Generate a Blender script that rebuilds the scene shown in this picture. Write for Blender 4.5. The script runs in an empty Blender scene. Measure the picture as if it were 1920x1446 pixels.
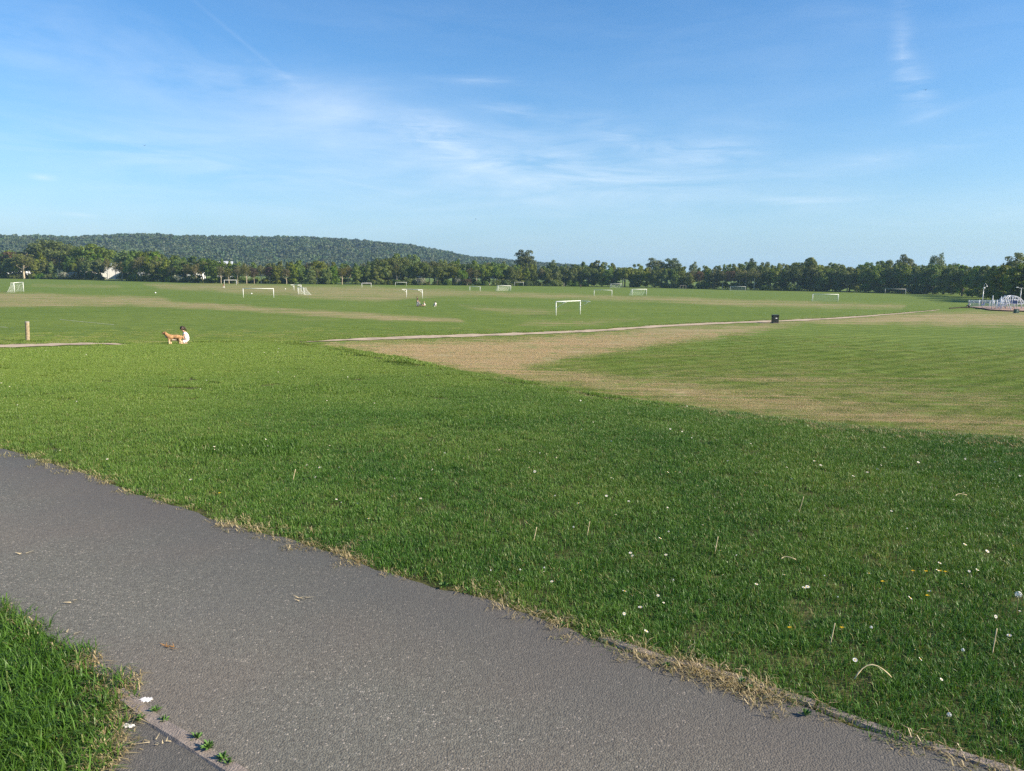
import bpy, bmesh, math, random
import numpy as np
from mathutils import Vector, Matrix, Euler
R = math.radians
rng = np.random.default_rng(7)
random.seed(7)
S = bpy.context.scene
C = S.collection

# ---------------------------------------------------------------- camera
F = 1387.0                      # focal length in pixels of a 1920 wide frame
EYE = np.array([0.0, 0.0, 1.6])
PITCH, ROLL = R(8.65), R(0.35)
cam_d = bpy.data.cameras.new('camera'); cam = bpy.data.objects.new('camera', cam_d); C.objects.link(cam)
cam_d.sensor_width = 36.0; cam_d.lens = 36.0 * F / 1920.0
cam_d.clip_start = 0.05; cam_d.clip_end = 20000
_f = np.array([0, math.cos(PITCH), -math.sin(PITCH)]); _r0 = np.array([1.0, 0, 0]); _u0 = np.cross(_r0, _f)
_r = _r0 * math.cos(ROLL) + _u0 * math.sin(ROLL); _u = -_r0 * math.sin(ROLL) + _u0 * math.cos(ROLL)
M3 = Matrix(((_r[0], _u[0], -_f[0]), (_r[1], _u[1], -_f[1]), (_r[2], _u[2], -_f[2])))
cam.matrix_world = Matrix.Translation(EYE) @ M3.to_4x4()
S.camera = cam

# ---------------------------------------------------------------- sun, exposure
SUN_EL, SUN_AZ = R(28.0), R(105.0)       # azimuth clockwise from +Y
sdir = Vector((math.sin(SUN_AZ) * math.cos(SUN_EL), math.cos(SUN_AZ) * math.cos(SUN_EL), math.sin(SUN_EL)))
sl = bpy.data.lights.new('sun', 'SUN'); sl.energy = 5.0; sl.angle = R(0.5); sl.color = (1.0, 0.88, 0.70)
so = bpy.data.objects.new('sun', sl); C.objects.link(so); so.rotation_euler = sdir.to_track_quat('Z', 'Y').to_euler()
so.location = (60, -10, 60)
vs = S.view_settings; vs.view_transform = 'Standard'; vs.look = 'None'; vs.gamma = 1.0; vs.exposure = 0.92; vs.use_curve_mapping = False
S.cycles.max_bounces = 6; S.cycles.diffuse_bounces = 3; S.cycles.transmission_bounces = 4; S.cycles.volume_bounces = 1; S.cycles.transparent_max_bounces = 6
S.cycles.use_denoising = False

# ---------------------------------------------------------------- node helpers
class NT:
    def __init__(s, tree): s.t = tree
    def n(s, typ, **kw):
        nd = s.t.nodes.new(typ)
        for k, v in kw.items():
            if k == 'ins':
                for a, b in v.items():
                    if isinstance(b, bpy.types.NodeSocket): s.t.links.new(b, nd.inputs[a])
                    else: nd.inputs[a].default_value = b
            else: setattr(nd, k, v)
        return nd
    def math(s, op, a, b=0.0, c=0.0, clamp=False):
        return s.n('ShaderNodeMath', operation=op, use_clamp=clamp, ins={0: a, 1: b, 2: c}).outputs[0]
    def vmath(s, op, a, b=(0, 0, 0)):
        return s.n('ShaderNodeVectorMath', operation=op, ins={0: a, 1: b}).outputs[0]
    def noise(s, vec, scale, detail=3.0, rough=0.55, dist=0.0):
        return s.n('ShaderNodeTexNoise', ins={'Vector': vec, 'Scale': scale, 'Detail': detail, 'Roughness': rough, 'Distortion': dist}).outputs[0]
    def ramp(s, fac, lo, hi):
        return s.n('ShaderNodeMapRange', clamp=True, ins={0: fac, 1: lo, 2: hi, 3: 0.0, 4: 1.0}).outputs[0]
    def mix(s, fac, a, b, blend='MIX'):
        nd = s.n('ShaderNodeMix', data_type='RGBA', blend_type=blend)
        for i, v in ((0, fac), (6, a), (7, b)):
            if isinstance(v, bpy.types.NodeSocket): s.t.links.new(v, nd.inputs[i])
            else: nd.inputs[i].default_value = v if i == 0 else ((*v, 1.0) if len(v) == 3 else v)
        return nd.outputs[2]
    def link(s, a, b): s.t.links.new(a, b)

def new_mat(name):
    m = bpy.data.materials.new(name); m.use_nodes = True; m.node_tree.nodes.clear(); return m, NT(m.node_tree)
def finish(t, surf):
    o = t.n('ShaderNodeOutputMaterial'); t.link(surf, o.inputs[0])
def plain(name, col, rough=0.6, spec=0.3, metal=0.0, var=0.12, scale=9.0, bump=0.0):
    m, t = new_mat(name)
    p = t.n('ShaderNodeNewGeometry').outputs['Position']
    nz = t.noise(p, scale, 4.0)
    c = t.mix(t.ramp(nz, 0.3, 0.7), tuple(x * (1 - var) for x in col), tuple(min(1, x * (1 + var)) for x in col))
    b = t.n('ShaderNodeBsdfPrincipled', ins={'Base Color': c, 'Roughness': rough, 'Specular IOR Level': spec, 'Metallic': metal})
    if bump:
        bp = t.n('ShaderNodeBump', ins={'Strength': bump, 'Distance': 0.01, 'Height': t.noise(p, scale * 6, 3.0)}); t.link(bp.outputs[0], b.inputs['Normal'])
    finish(t, b.outputs[0]); return m

# ---------------------------------------------------------------- pixel <-> world (1920 x 1446 frame)
def rays(px, py):
    px = np.asarray(px, float); py = np.asarray(py, float)
    d = _f + ((px - 960) / F)[..., None] * _r + ((723 - py) / F)[..., None] * _u
    return d / np.linalg.norm(d, axis=-1, keepdims=True)
def project(P):
    d = np.asarray(P, float) - EYE
    z = d @ _f; zz = np.where(np.abs(z) < 1e-6, 1e-6, z)
    return 960 + F * (d @ _r) / zz, 723 - F * (d @ _u) / zz, z

# ---------------------------------------------------------------- world / sky
W = bpy.data.worlds.new('World'); S.world = W; W.use_nodes = True; W.node_tree.nodes.clear(); t = NT(W.node_tree)
sky = t.n('ShaderNodeTexSky'); sky.sky_type = 'NISHITA'; sky.sun_disc = False
sky.sun_elevation = SUN_EL; sky.sun_rotation = SUN_AZ; sky.altitude = 50; sky.air_density = 1.0; sky.dust_density = 0.35; sky.ozone_density = 2.2
dirv = t.n('ShaderNodeTexCoord').outputs['Generated']
sx = t.n('ShaderNodeSeparateXYZ', ins={0: dirv})
az = t.math('ARCTAN2', sx.outputs[0], sx.outputs[1]); el = t.math('ARCSINE', sx.outputs[2])
AE = t.n('ShaderNodeCombineXYZ', ins={0: az, 1: el}).outputs[0]
def azel(px, py):
    d = rays(px, py); return math.atan2(d[0], d[1]), math.asin(d[2])
def streak(rot, sx_, sy_, seed, detail=7.0, dist=0.6, rough=0.6):
    mp = t.n('ShaderNodeMapping', vector_type='POINT', ins={'Vector': AE, 'Rotation': (0, 0, rot), 'Scale': (sx_, sy_, 1), 'Location': (seed * 3.1, seed * 1.7, seed)})
    return t.noise(mp.outputs[0], 1.0, detail, rough, dist)
nA = t.ramp(streak(R(-4), 5, 34, 1.0), 0.36, 0.74)
nB = t.ramp(streak(R(8), 9, 60, 2.0, 8.0, 0.9), 0.38, 0.72)
nC = t.ramp(streak(R(-10), 3.2, 11, 3.0), 0.35, 0.75)
one = t.math('ADD', 0.0, 1.0)
dens = None
MASKS = [ # px, py, half width, half height, angle (deg, + = falls to the right), weight, noise
 (835, 266, 150, 50, 17, .75, nB), (1000, 310, 520, 120, 4, .40, nA), (1320, 287, 150, 36, 6, .62, nB), (1130, 338, 380, 62, 1, .60, nA),
 (1500, 378, 230, 24, 3, .42, nA), (300, 305, 600, 95, 6, .42, nA), (430, 150, 480, 110, 15, .30, nC), (40, 75, 260, 80, 12, .30, nC),
 (1692, 95, 30, 120, -6, .34, nB), (1722, 165, 42, 70, -22, .42, nB), (1750, 213, 85, 11, -13, .22, nB), (1870, 178, 60, 7, -6, .12, nB), (1640, 300, 320, 30, -10, .22, nB),
 (640, 215, 420, 80, 8, .34, nC), (850, 330, 900, 190, 3, .26, nC), (80, 333, 34, 8, 3, .32, one), (150, 403, 60, 6, 3, .2, one),
 (455, 78, 190, 6, 35, .06, one), (370, 297, 420, 7, 9.5, .06, one), (700, 352, 180, 4, 10, .06, one), (530, 140, 70, 26, 12, .25, nB), (905, 152, 150, 14, 1, .22, nB), (1160, 255, 160, 50, 20, .25, nB),
 (960, 205, 120, 20, 8, .3, nB), (1600, 60, 420, 150, -20, .10, nC), (150, 430, 900, 90, 0, .16, nC), (1900, 400, 500, 60, 0, .2, nA)]
for px, py, a, b, ang, w, nz in MASKS:
    A, E = azel(px, py); sc = 1.0 / F
    # pixels shrink in angle away from the centre
    k = math.cos(A)
    mp = t.n('ShaderNodeMapping', vector_type='TEXTURE', ins={'Vector': AE, 'Location': (A, E, 0), 'Rotation': (0, 0, -R(ang)), 'Scale': (a * sc * k * k * 1.25, b * sc * k * 1.25, 1)})
    g = t.n('ShaderNodeTexGradient', gradient_type='QUADRATIC_SPHERE', ins={0: mp.outputs[0]}).outputs['Fac']
    v = t.math('MULTIPLY', t.math('MULTIPLY', g, nz), w)
    dens = v if dens is None else t.math('ADD', dens, v)
glob = t.math('MULTIPLY', t.math('MULTIPLY', nC, nA), 0.10)
dens = t.math('MINIMUM', t.math('ADD', dens, glob), 0.85)
hs = t.n('ShaderNodeHueSaturation', ins={'Hue': 0.5, 'Saturation': 1.30, 'Value': 1.02, 'Color': sky.outputs[0]})
skyc = t.mix(1.0, hs.outputs[0], (0.92, 1.03, 1.14), 'MULTIPLY')
lowf = t.math('POWER', 2.718, t.math('MULTIPLY', t.math('ABSOLUTE', el), -7.0))
skyc = t.mix(t.math('MULTIPLY', lowf, .80), skyc, (1.75, 3.05, 4.75))
skyc = t.mix(dens, skyc, (6.1, 6.8, 7.5))
bg = t.n('ShaderNodeBackground', ins={0: skyc, 1: 0.085})
wo = t.n('ShaderNodeOutputWorld'); t.link(bg.outputs[0], wo.inputs[0])

# ---------------------------------------------------------------- object helpers
def tag(o, label=None, cat=None, group=None, kind=None):
    for k, v in (('label', label), ('category', cat), ('group', group), ('kind', kind)):
        if v: o[k] = v
    return o
def thing(name, label, cat, loc, rz=0.0, group=None):
    o = bpy.data.objects.new(name, None); C.objects.link(o); o.location = loc; o.rotation_euler = (0, 0, rz); o.empty_display_size = 0.2
    return tag(o, label, cat, group)
def mesh_np(name, V, faces, mat=None, smooth=False):
    me = bpy.data.meshes.new(name); me.from_pydata([tuple(v) for v in V] if not isinstance(V, list) else V, [], faces if isinstance(faces, list) else faces.tolist())
    if mat: me.materials.append(mat)
    if smooth: me.polygons.foreach_set('use_smooth', [True] * len(me.polygons))
    me.update(); return me
def link(name, me, parent=None, loc=(0, 0, 0), rot=(0, 0, 0), scale=(1, 1, 1)):
    o = bpy.data.objects.new(name, me); C.objects.link(o); o.location = loc; o.rotation_euler = rot; o.scale = scale
    if parent: o.parent = parent
    return o
class MB:
    """collects simple solids into one mesh"""
    def __init__(s): s.V = []; s.F = []
    def add(s, V, F):
        b = len(s.V); s.V += [tuple(v) for v in V]; s.F += [tuple(i + b for i in f) for f in F]; return s
    def box(s, c, d, rz=0.0, bev=0.0):
        x, y, z = (k / 2 for k in d); cs, sn = math.cos(rz), math.sin(rz)
        if bev:
            b = bev; V = []
            for zz, ins in ((-z, b), (-z + b, 0), (z - b, 0), (z, b)):
                X, Y = x - ins, y - ins
                V += [(-X + (0 if ins else 0), -Y, zz), (X, -Y, zz), (X, Y, zz), (-X, Y, zz)]
            Fc = [(3, 2, 1, 0)] + [(4 * k + i, 4 * k + (i + 1) % 4, 4 * k + 4 + (i + 1) % 4, 4 * k + 4 + i) for k in range(3) for i in range(4)] + [(12, 13, 14, 15)]
        else:
            V = [(-x, -y, -z), (x, -y, -z), (x, y, -z), (-x, y, -z), (-x, -y, z), (x, -y, z), (x, y, z), (-x, y, z)]
            Fc = [(3, 2, 1, 0), (4, 5, 6, 7), (0, 1, 5, 4), (1, 2, 6, 5), (2, 3, 7, 6), (3, 0, 4, 7)]
        return s.add([(c[0] + a * cs - b_ * sn, c[1] + a * sn + b_ * cs, c[2] + g) for a, b_, g in V], Fc)
    def tube(s, pts, rad, n=8, cap=True):
        pts = [Vector(p) for p in pts]; rad = rad if hasattr(rad, '__len__') else [rad] * len(pts)
        V = []; Fc = []
        up = Vector((0.13, 0.27, 1)).normalized()
        for i, p in enumerate(pts):
            d = (pts[min(i + 1, len(pts) - 1)] - pts[max(i - 1, 0)]).normalized()
            a = d.cross(up)
            if a.length < 1e-3: a = d.cross(Vector((1, 0, 0)))
            a.normalize(); b = d.cross(a).normalized()
            for k in range(n):
                q = 2 * math.pi * k / n; V.append(p + (a * math.cos(q) + b * math.sin(q)) * rad[i])
        for i in range(len(pts) - 1):
            for k in range(n): Fc.append((i * n + k, i * n + (k + 1) % n, i * n + n + (k + 1) % n, i * n + n + k))
        if cap: Fc.append(tuple(range(n))[::-1]); Fc.append(tuple((len(pts) - 1) * n + k for k in range(n)))
        return s.add(V, Fc)
    def ball(s, c, r, nu=10, nv=7):
        r = r if hasattr(r, '__len__') else (r, r, r); V = [(c[0], c[1], c[2] - r[2])]; Fc = []
        for j in range(1, nv):
            th = -math.pi / 2 + math.pi * j / nv
            for i in range(nu): q = 2 * math.pi * i / nu; V.append((c[0] + r[0] * math.cos(th) * math.cos(q), c[1] + r[1] * math.cos(th) * math.sin(q), c[2] + r[2] * math.sin(th)))
        V.append((c[0], c[1], c[2] + r[2])); L = len(V) - 1
        for i in range(nu): Fc.append((0, 1 + (i + 1) % nu, 1 + i)); Fc.append((L, L - nu + i, L - nu + (i + 1) % nu))
        for j in range(nv - 2):
            for i in range(nu): Fc.append((1 + j * nu + i, 1 + j * nu + (i + 1) % nu, 1 + (j + 1) * nu + (i + 1) % nu, 1 + (j + 1) * nu + i))
        return s.add(V, Fc)
    def lathe(s, prof, n=20, c=(0, 0, 0)):
        V = []; Fc = []
        for r, z in prof:
            for k in range(n): q = 2 * math.pi * k / n; V.append((c[0] + r * math.cos(q), c[1] + r * math.sin(q), c[2] + z))
        for i in range(len(prof) - 1):
            for k in range(n): Fc.append((i * n + k, i * n + (k + 1) % n, (i + 1) * n + (k + 1) % n, (i + 1) * n + k))
        return s.add(V, Fc)
    def mesh(s, name, mat, smooth=False):
        me = bpy.data.meshes.new(name); me.from_pydata(s.V, [], s.F); me.materials.append(mat)
        if smooth: me.polygons.foreach_set('use_smooth', [True] * len(me.polygons))
        me.update(); return me
    def build(s, name, mat, parent=None, smooth=False, **kw): return link(name, s.mesh(name, mat, smooth), parent, **kw)
def copy_tree(o, parent=None):
    c = o.copy(); C.objects.link(c); c.parent = parent
    for ch in o.children: copy_tree(ch, c)
    return c
def fattr(me, name, vals):
    a = me.attributes.new(name, 'FLOAT', 'POINT'); a.data.foreach_set('value', np.asarray(vals, np.float32))
def inpoly(X, Y, poly):
    P = np.asarray(poly, float); x0, y0 = P[:, 0], P[:, 1]; x1, y1 = np.roll(x0, -1), np.roll(y0, -1)
    c = np.zeros(X.shape, bool)
    for a, b, cc, d in zip(x0, y0, x1, y1):
        if b == d: continue
        c ^= ((b > Y) != (d > Y)) & (X < (cc - a) * (Y - b) / (d - b) + a)
    return c
def segdist(X, Y, line):
    P = np.asarray(line, float); best = np.full(X.shape, 1e9)
    for (a, b), (c, d) in zip(P[:-1], P[1:]):
        vx, vy = c - a, d - b; L = vx * vx + vy * vy + 1e-12
        q = np.clip(((X - a) * vx + (Y - b) * vy) / L, 0, 1)
        best = np.minimum(best, np.hypot(X - a - q * vx, Y - b - q * vy))
    return best
def dense(line, step):
    out = []
    for (a, b), (c, d) in zip(line[:-1], line[1:]):
        n = max(1, int(math.hypot(c - a, d - b) / step))
        for i in range(n): out.append((a + (c - a) * i / n, b + (d - b) * i / n))
    return out + [tuple(line[-1])]
def smooth_line(line, it=2):
    for _ in range(it):
        L = [line[0]]
        for p, q in zip(line[:-1], line[1:]):
            L += [(p[0] * .75 + q[0] * .25, p[1] * .75 + q[1] * .25), (p[0] * .25 + q[0] * .75, p[1] * .25 + q[1] * .75)]
        line = L + [line[-1]]
    return line

# ---------------------------------------------------------------- terrain
_d1, _d2 = rays(0, 500.5), rays(1920, 526.0)
FN = np.cross(_d1, _d2); FN = FN / FN[2]            # lower field: FN . (P - P0) = 0
FZ0 = 1.6 - 6.9
def z_field(x, y):
    k = np.clip((np.hypot(x, y) - 600) / 900, 0, 1); k = 1 - 0.75 * k * k * (3 - 2 * k)
    return FZ0 - (FN[0] * x + FN[1] * y) * k
def z_top(x, y):
    r = np.maximum(y - 6.5, 0); return -0.07 * r * r / (r + 4.0)
def ray_top(px, py):
    d = rays(px, py); tt = np.linspace(2, 90, 6000); P = EYE + d * tt[:, None]
    h = P[:, 2] - z_top(P[:, 0], P[:, 1]); i = np.argmax(h < 0) if (h < 0).any() else len(tt) - 1
    return P[i, 0], P[i, 1]
CREST_PX = [(0, 655), (120, 651), (240, 646.5), (340, 643), (450, 641.5), (560, 643), (680, 658), (760, 671), (865, 693), (1000, 713), (1130, 735), (1280, 756), (1440, 774), (1600, 791), (1760, 803), (1920, 814)]
CREST = [ray_top(*p) for p in CREST_PX]
c0 = CREST[0]
CREST = [(c0[0] - 40, c0[1] + 2), (c0[0] - 12, c0[1] + 1)] + CREST + [(CREST[-1][0] + 2, CREST[-1][1] - .7), (14, 5.0), (40, 1.0), (90, -2.0)]
CREST = smooth_line(CREST, 2)
BANK_POLY = CREST + [(90, -60), (-90, -60), (-90, CREST[0][1])]
def terrain(x, y):
    x = np.asarray(x, float); y = np.asarray(y, float)
    D = segdist(x, y, CREST); ins = inpoly(x, y, BANK_POLY); D = np.where(ins, -D, D)
    zt = z_top(x, y)
    fall = 0.36 * 0.5 * (D + 0.12 + np.sqrt((D + 0.12) ** 2 + 0.12))
    zb = zt - np.where(D > -6, fall, 0)
    zf = z_field(x, y)
    far = D > 60
    k = 1.2
    z = np.where(far, zf, 0.5 * (zb + zf + np.sqrt((zb - zf) ** 2 + k * k * .15)))
    z = np.where(ins & (D < -1.5), zt, z)
    return z, D
def on_field(px, py):
    d = rays(px, py); n = np.array([FN[0], FN[1], FN[2]])
    tt = (n @ (np.array([0, 0, FZ0]) - EYE)) / (d @ n); P = EYE + d * tt[..., None]; return P
def on_path(px, py):
    d = rays(px, py); tt = -EYE[2] / d[..., 2]; return EYE + d * tt[..., None]
def on_bank(px, py):
    x, y = ray_top(px, py); return np.array([x, y, float(terrain(np.array([x]), np.array([y]))[0][0])])

# ---- colour of the turf: bare/dry areas of the lower field, painted from where they lie
DRY = [ # polygon in frame pixels, softness px, weight
 ([(-40, 549), (60, 550), (150, 553), (300, 558), (330, 565), (420, 571), (560, 580), (700, 588), (860, 599), (870, 604), (700, 599), (500, 586), (350, 577), (250, 573), (100, 575), (-40, 577)], 3, .64),
 ([(270, 533), (420, 532), (560, 536), (700, 537), (760, 540), (900, 546), (1100, 553), (1250, 557), (1400, 562), (1550, 567), (1700, 572), (1690, 580), (1500, 577), (1350, 572), (1200, 566), (1080, 561), (940, 556), (800, 557), (700, 566), (600, 561), (540, 554), (440, 551), (400, 546), (300, 541)], 3, .50),
 ([(610, 645), (760, 641), (930, 638), (1080, 627), (1240, 613), (1440, 606), (1500, 607), (1440, 617), (1330, 634), (1160, 657), (1060, 674), (980, 690), (1000, 712), (860, 692), (700, 662)], 7, .82),
 ([(960, 690), (1100, 697), (1280, 717), (1500, 742), (1920, 792), (1960, 820), (1600, 795), (1280, 760), (1000, 716)], 14, .60),
 ([(1480, 603), (1640, 594), (1760, 586), (1980, 586), (1980, 612), (1700, 608)], 6, .85),
 ([(860, 572), (1010, 578), (1090, 586), (1000, 592), (900, 584)], 5, .30), ([(1000, 600), (1200, 598), (1100, 612), (960, 612)], 5, .35),
 ([(1200, 690), (1500, 700), (1920, 740), (1920, 780), (1500, 740), (1200, 715)], 16, .30),
 ([(60, 533), (220, 534), (230, 540), (60, 538)], 2, .3), ([(500, 592), (640, 598), (640, 604), (480, 598)], 4, .2)]
def dry_at(P, D):
    px, py, z = project(P); ok = (z > 1) & (D > -0.6)
    v = np.zeros(len(px))
    wob = 1.5 * np.sin(px * .031) + 1.5 * np.sin(px * .083 + 1)
    for poly, soft, w in DRY:
        loop = poly + [poly[0]]
        sd = segdist(px, py + wob * soft / 10, loop); sd = np.where(inpoly(px, py + wob * soft / 10, poly), sd, -sd)
        k = np.clip(sd / (3.4 * soft) + .5, 0, 1); v = np.maximum(v, w * k * k * (3 - 2 * k))
    return np.where(ok, v, 0)

ang = np.concatenate([np.linspace(-180, -46, 46, endpoint=False), np.linspace(-46, 46, 500, endpoint=False), np.linspace(46, 180, 46, endpoint=False)]) * math.pi / 180
rad = [0.0, .6]
rad += list(np.geomspace(1.0, 60, 190))
rad += list(9552.0 / np.arange(9552 / 60.5, 15.0, -0.75))
rad += list(np.geomspace(660, 4200, 30))
rad = np.array(rad)
A_, R_ = np.meshgrid(ang, rad); X = (R_ * np.sin(A_)).ravel(); Y = (R_ * np.cos(A_)).ravel()
Z, D = terrain(X, Y)
V = np.stack([X, Y, Z], 1)
dry = dry_at(V, D)
na, nr = len(ang), len(rad)
ii, jj = np.meshgrid(np.arange(nr - 1), np.arange(na), indexing='ij'); j2 = (jj + 1) % na
FQ = np.stack([ii * na + jj, ii * na + j2, (ii + 1) * na + j2, (ii + 1) * na + jj], -1).reshape(-1, 4)[:, ::-1]
# far fields: gone dark green behind the tree belt
_a, _b = on_field(700, 636), on_field(1600, 595)
MOW = math.atan2(_b[1] - _a[1], _b[0] - _a[0])
m_ground, t = new_mat('turf')
pos = t.n('ShaderNodeNewGeometry').outputs['Position']
def stretched(sx_, sy_, scale, detail=4, rz=0.0, rough=.6, dist=0.0):
    mp = t.n('ShaderNodeMapping', ins={'Vector': pos, 'Rotation': (0, 0, rz), 'Scale': (sx_, sy_, 1)}); return t.noise(mp.outputs[0], scale, detail, rough, dist)
dryA = t.n('ShaderNodeAttribute', attribute_name='dry').outputs['Fac']
bankA = t.n('ShaderNodeAttribute', attribute_name='bank').outputs['Fac']
big = t.noise(pos, .035, 4.0); mid = t.noise(pos, .5, 5.0, .65); fine = t.noise(pos, 7.0, 4.0, .7)
rows = stretched(.12, 1.6, .8, 4, R(3)); rows2 = stretched(.035, 1.0, .55, 5, -MOW, .65); rows3 = stretched(.22, 2.0, 1.4, 4, R(8))
green = t.mix(t.ramp(big, .3, .7), (.126, .190, .030), (.176, .230, .042))
green = t.mix(t.math('MULTIPLY', t.ramp(rows, .44, .64), .60), green, (.235, .265, .065))
green = t.mix(t.math('MULTIPLY', t.ramp(rows2, .46, .66), .55), green, (.090, .145, .022))
mpw = t.n('ShaderNodeMapping', ins={'Vector': pos, 'Rotation': (0, 0, -MOW)})
wv = t.n('ShaderNodeTexWave', wave_type='BANDS', bands_direction='Y', wave_profile='SIN', ins={'Vector': mpw.outputs[0], 'Scale': .16, 'Distortion': 2.5, 'Detail': 3.0, 'Detail Scale': .4}).outputs['Fac']
green = t.mix(t.math('MULTIPLY', t.ramp(wv, .35, .70), .62), green, (.105, .160, .022))
green = t.mix(t.math('MULTIPLY', t.ramp(mid, .44, .64), .40), green, (.066, .112, .020))
straw = t.mix(t.ramp(rows3, .3, .7), (.330, .245, .132), (.450, .350, .195))
straw = t.mix(t.math('MULTIPLY', t.ramp(mid, .45, .8), .6), straw, (.150, .150, .050))
dmask = t.math('ADD', dryA, t.math('MULTIPLY', t.math('SUBTRACT', t.math('ADD', rows, t.math('ADD', mid, t.math('MULTIPLY', rows2, 1.3))), 1.65), t.math('MULTIPLY', t.ramp(dryA, .02, .30), 2.3)))
col = t.mix(t.ramp(dmask, .12, .95), green, straw)
spk = t.math('MULTIPLY', t.ramp(fine, .35, .7), .35)
col = t.mix(spk, col, t.mix(1.0, col, (.55, .60, .5), 'MULTIPLY'))
soil = t.mix(t.ramp(fine, .3, .7), (.050, .062, .018), (.115, .110, .045))
col = t.mix(bankA, col, soil)
hgt = t.math('ADD', t.math('MULTIPLY', stretched(.5, 1.3, 3.5, 5, R(4), .7), 1.0), t.math('MULTIPLY', rows2, .8))
bmp = t.n('ShaderNodeBump', ins={'Strength': 0.7, 'Distance': 0.14, 'Height': hgt})
bs = t.n('ShaderNodeBsdfPrincipled', ins={'Base Color': col, 'Roughness': 0.9, 'Specular IOR Level': 0.1, 'Normal': bmp.outputs[0]})
finish(t, bs.outputs[0])
me = mesh_np('ground', V, FQ, m_ground, True)
fattr(me, 'dry', dry); fattr(me, 'bank', np.clip(-D / .5 + .2, 0, 1))
ground = tag(link('ground', me), kind='structure')

# ---------------------------------------------------------------- near path
FAR_PX = [(-330, 775), (-160, 806), (0, 843), (70, 863), (150, 888), (280, 938), (400, 975), (480, 1000), (560, 1022), (640, 1045), (720, 1074), (800, 1104), (880, 1122), (960, 1143), (1040, 1172), (1120, 1205), (1200, 1236), (1300, 1262), (1400, 1292), (1500, 1326), (1600, 1362), (1700, 1398), (1800, 1432), (1900, 1466), (2040, 1512), (2300, 1590)]
NEAR_PX = [(-420, 1000), (-200, 1062), (0, 1141), (40, 1166), (90, 1198), (150, 1240), (196, 1278), (222, 1304)]
KERB_PX = [(222, 1304), (300, 1364), (370, 1406), (440, 1452), (560, 1530), (800, 1680)]
GRASSL_PX = [(222, 1304), (212, 1340), (203, 1385), (190, 1446), (176, 1520), (150, 1640)]
w2 = lambda L: [tuple(on_path(*p)[:2]) for p in L]
FAR, NEAR, KERB, GRL = w2(FAR_PX), w2(NEAR_PX), w2(KERB_PX), w2(GRASSL_PX)
def wobble(line, amp, seed):
    r = random.Random(seed); ph = [r.uniform(0, 6) for _ in range(4)]; s = 0; out = []; prev = line[0]
    for p in line:
        s += math.hypot(p[0] - prev[0], p[1] - prev[1]); prev = p
        a = amp * (math.sin(s * 5.1 + ph[0]) + .7 * math.sin(s * 13 + ph[1]) + .5 * math.sin(s * 29 + ph[2]))
        out.append((p[0] + a * .3, p[1] + a))
    return out
FARd = wobble(dense(smooth_line(FAR), .05), .012, 1); NEARd = wobble(dense(smooth_line(NEAR), .05), .008, 2); KERBd = dense(KERB, .1); GRLd = wobble(dense(smooth_line(GRL), .04), .008, 3)
PATH_POLY = FARd + KERBd[::-1] + NEARd[::-1]
BRANCH_POLY = KERBd + GRLd[::-1]
m_asph, t = new_mat('asphalt')
pos = t.n('ShaderNodeNewGeometry').outputs['Position']
vor = t.n('ShaderNodeTexVoronoi', feature='F1', ins={'Vector': pos, 'Scale': 150.0, 'Randomness': 1.0})
vd = vor.outputs['Distance']; vc = t.n('ShaderNodeSeparateColor', ins={0: vor.outputs['Color']}).outputs[0]
g1 = t.noise(pos, 1.1, 4.0, .6); g2 = t.noise(pos, 60.0, 4.0, .7); g3 = t.noise(pos, .45, 3.0)
cc = t.mix(t.ramp(vc, .1, .95), (.112, .106, .086), (.196, .188, .152))
cc = t.mix(t.math('MULTIPLY', t.ramp(vc, .955, .99), .8), cc, (.50, .43, .35))
cc = t.mix(t.math('MULTIPLY', t.ramp(g1, .40, .72), .45), cc, (.182, .170, .146))
cc = t.mix(t.math('MULTIPLY', t.ramp(g3, .44, .62), .65), cc, (.185, .148, .118))
cc = t.mix(t.math('MULTIPLY', t.ramp(g2, .46, .72), .55), cc, (.050, .044, .039))
edge = t.n('ShaderNodeAttribute', attribute_name='edge').outputs['Fac']
cc = t.mix(t.math('MULTIPLY', t.ramp(t.math('ADD', edge, t.math('MULTIPLY', t.math('SUBTRACT', g1, .5), .8)), .15, .9), .50), cc, (.066, .067, .066))
hh = t.math('ADD', t.math('MULTIPLY', vd, -1.2), t.math('MULTIPLY', g2, .7))
bmp = t.n('ShaderNodeBump', ins={'Strength': 0.45, 'Distance': 0.005, 'Height': hh})
bs = t.n('ShaderNodeBsdfPrincipled', ins={'Base Color': cc, 'Roughness': .82, 'Specular IOR Level': .3, 'Normal': bmp.outputs[0]})
finish(t, bs.outputs[0])
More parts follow.
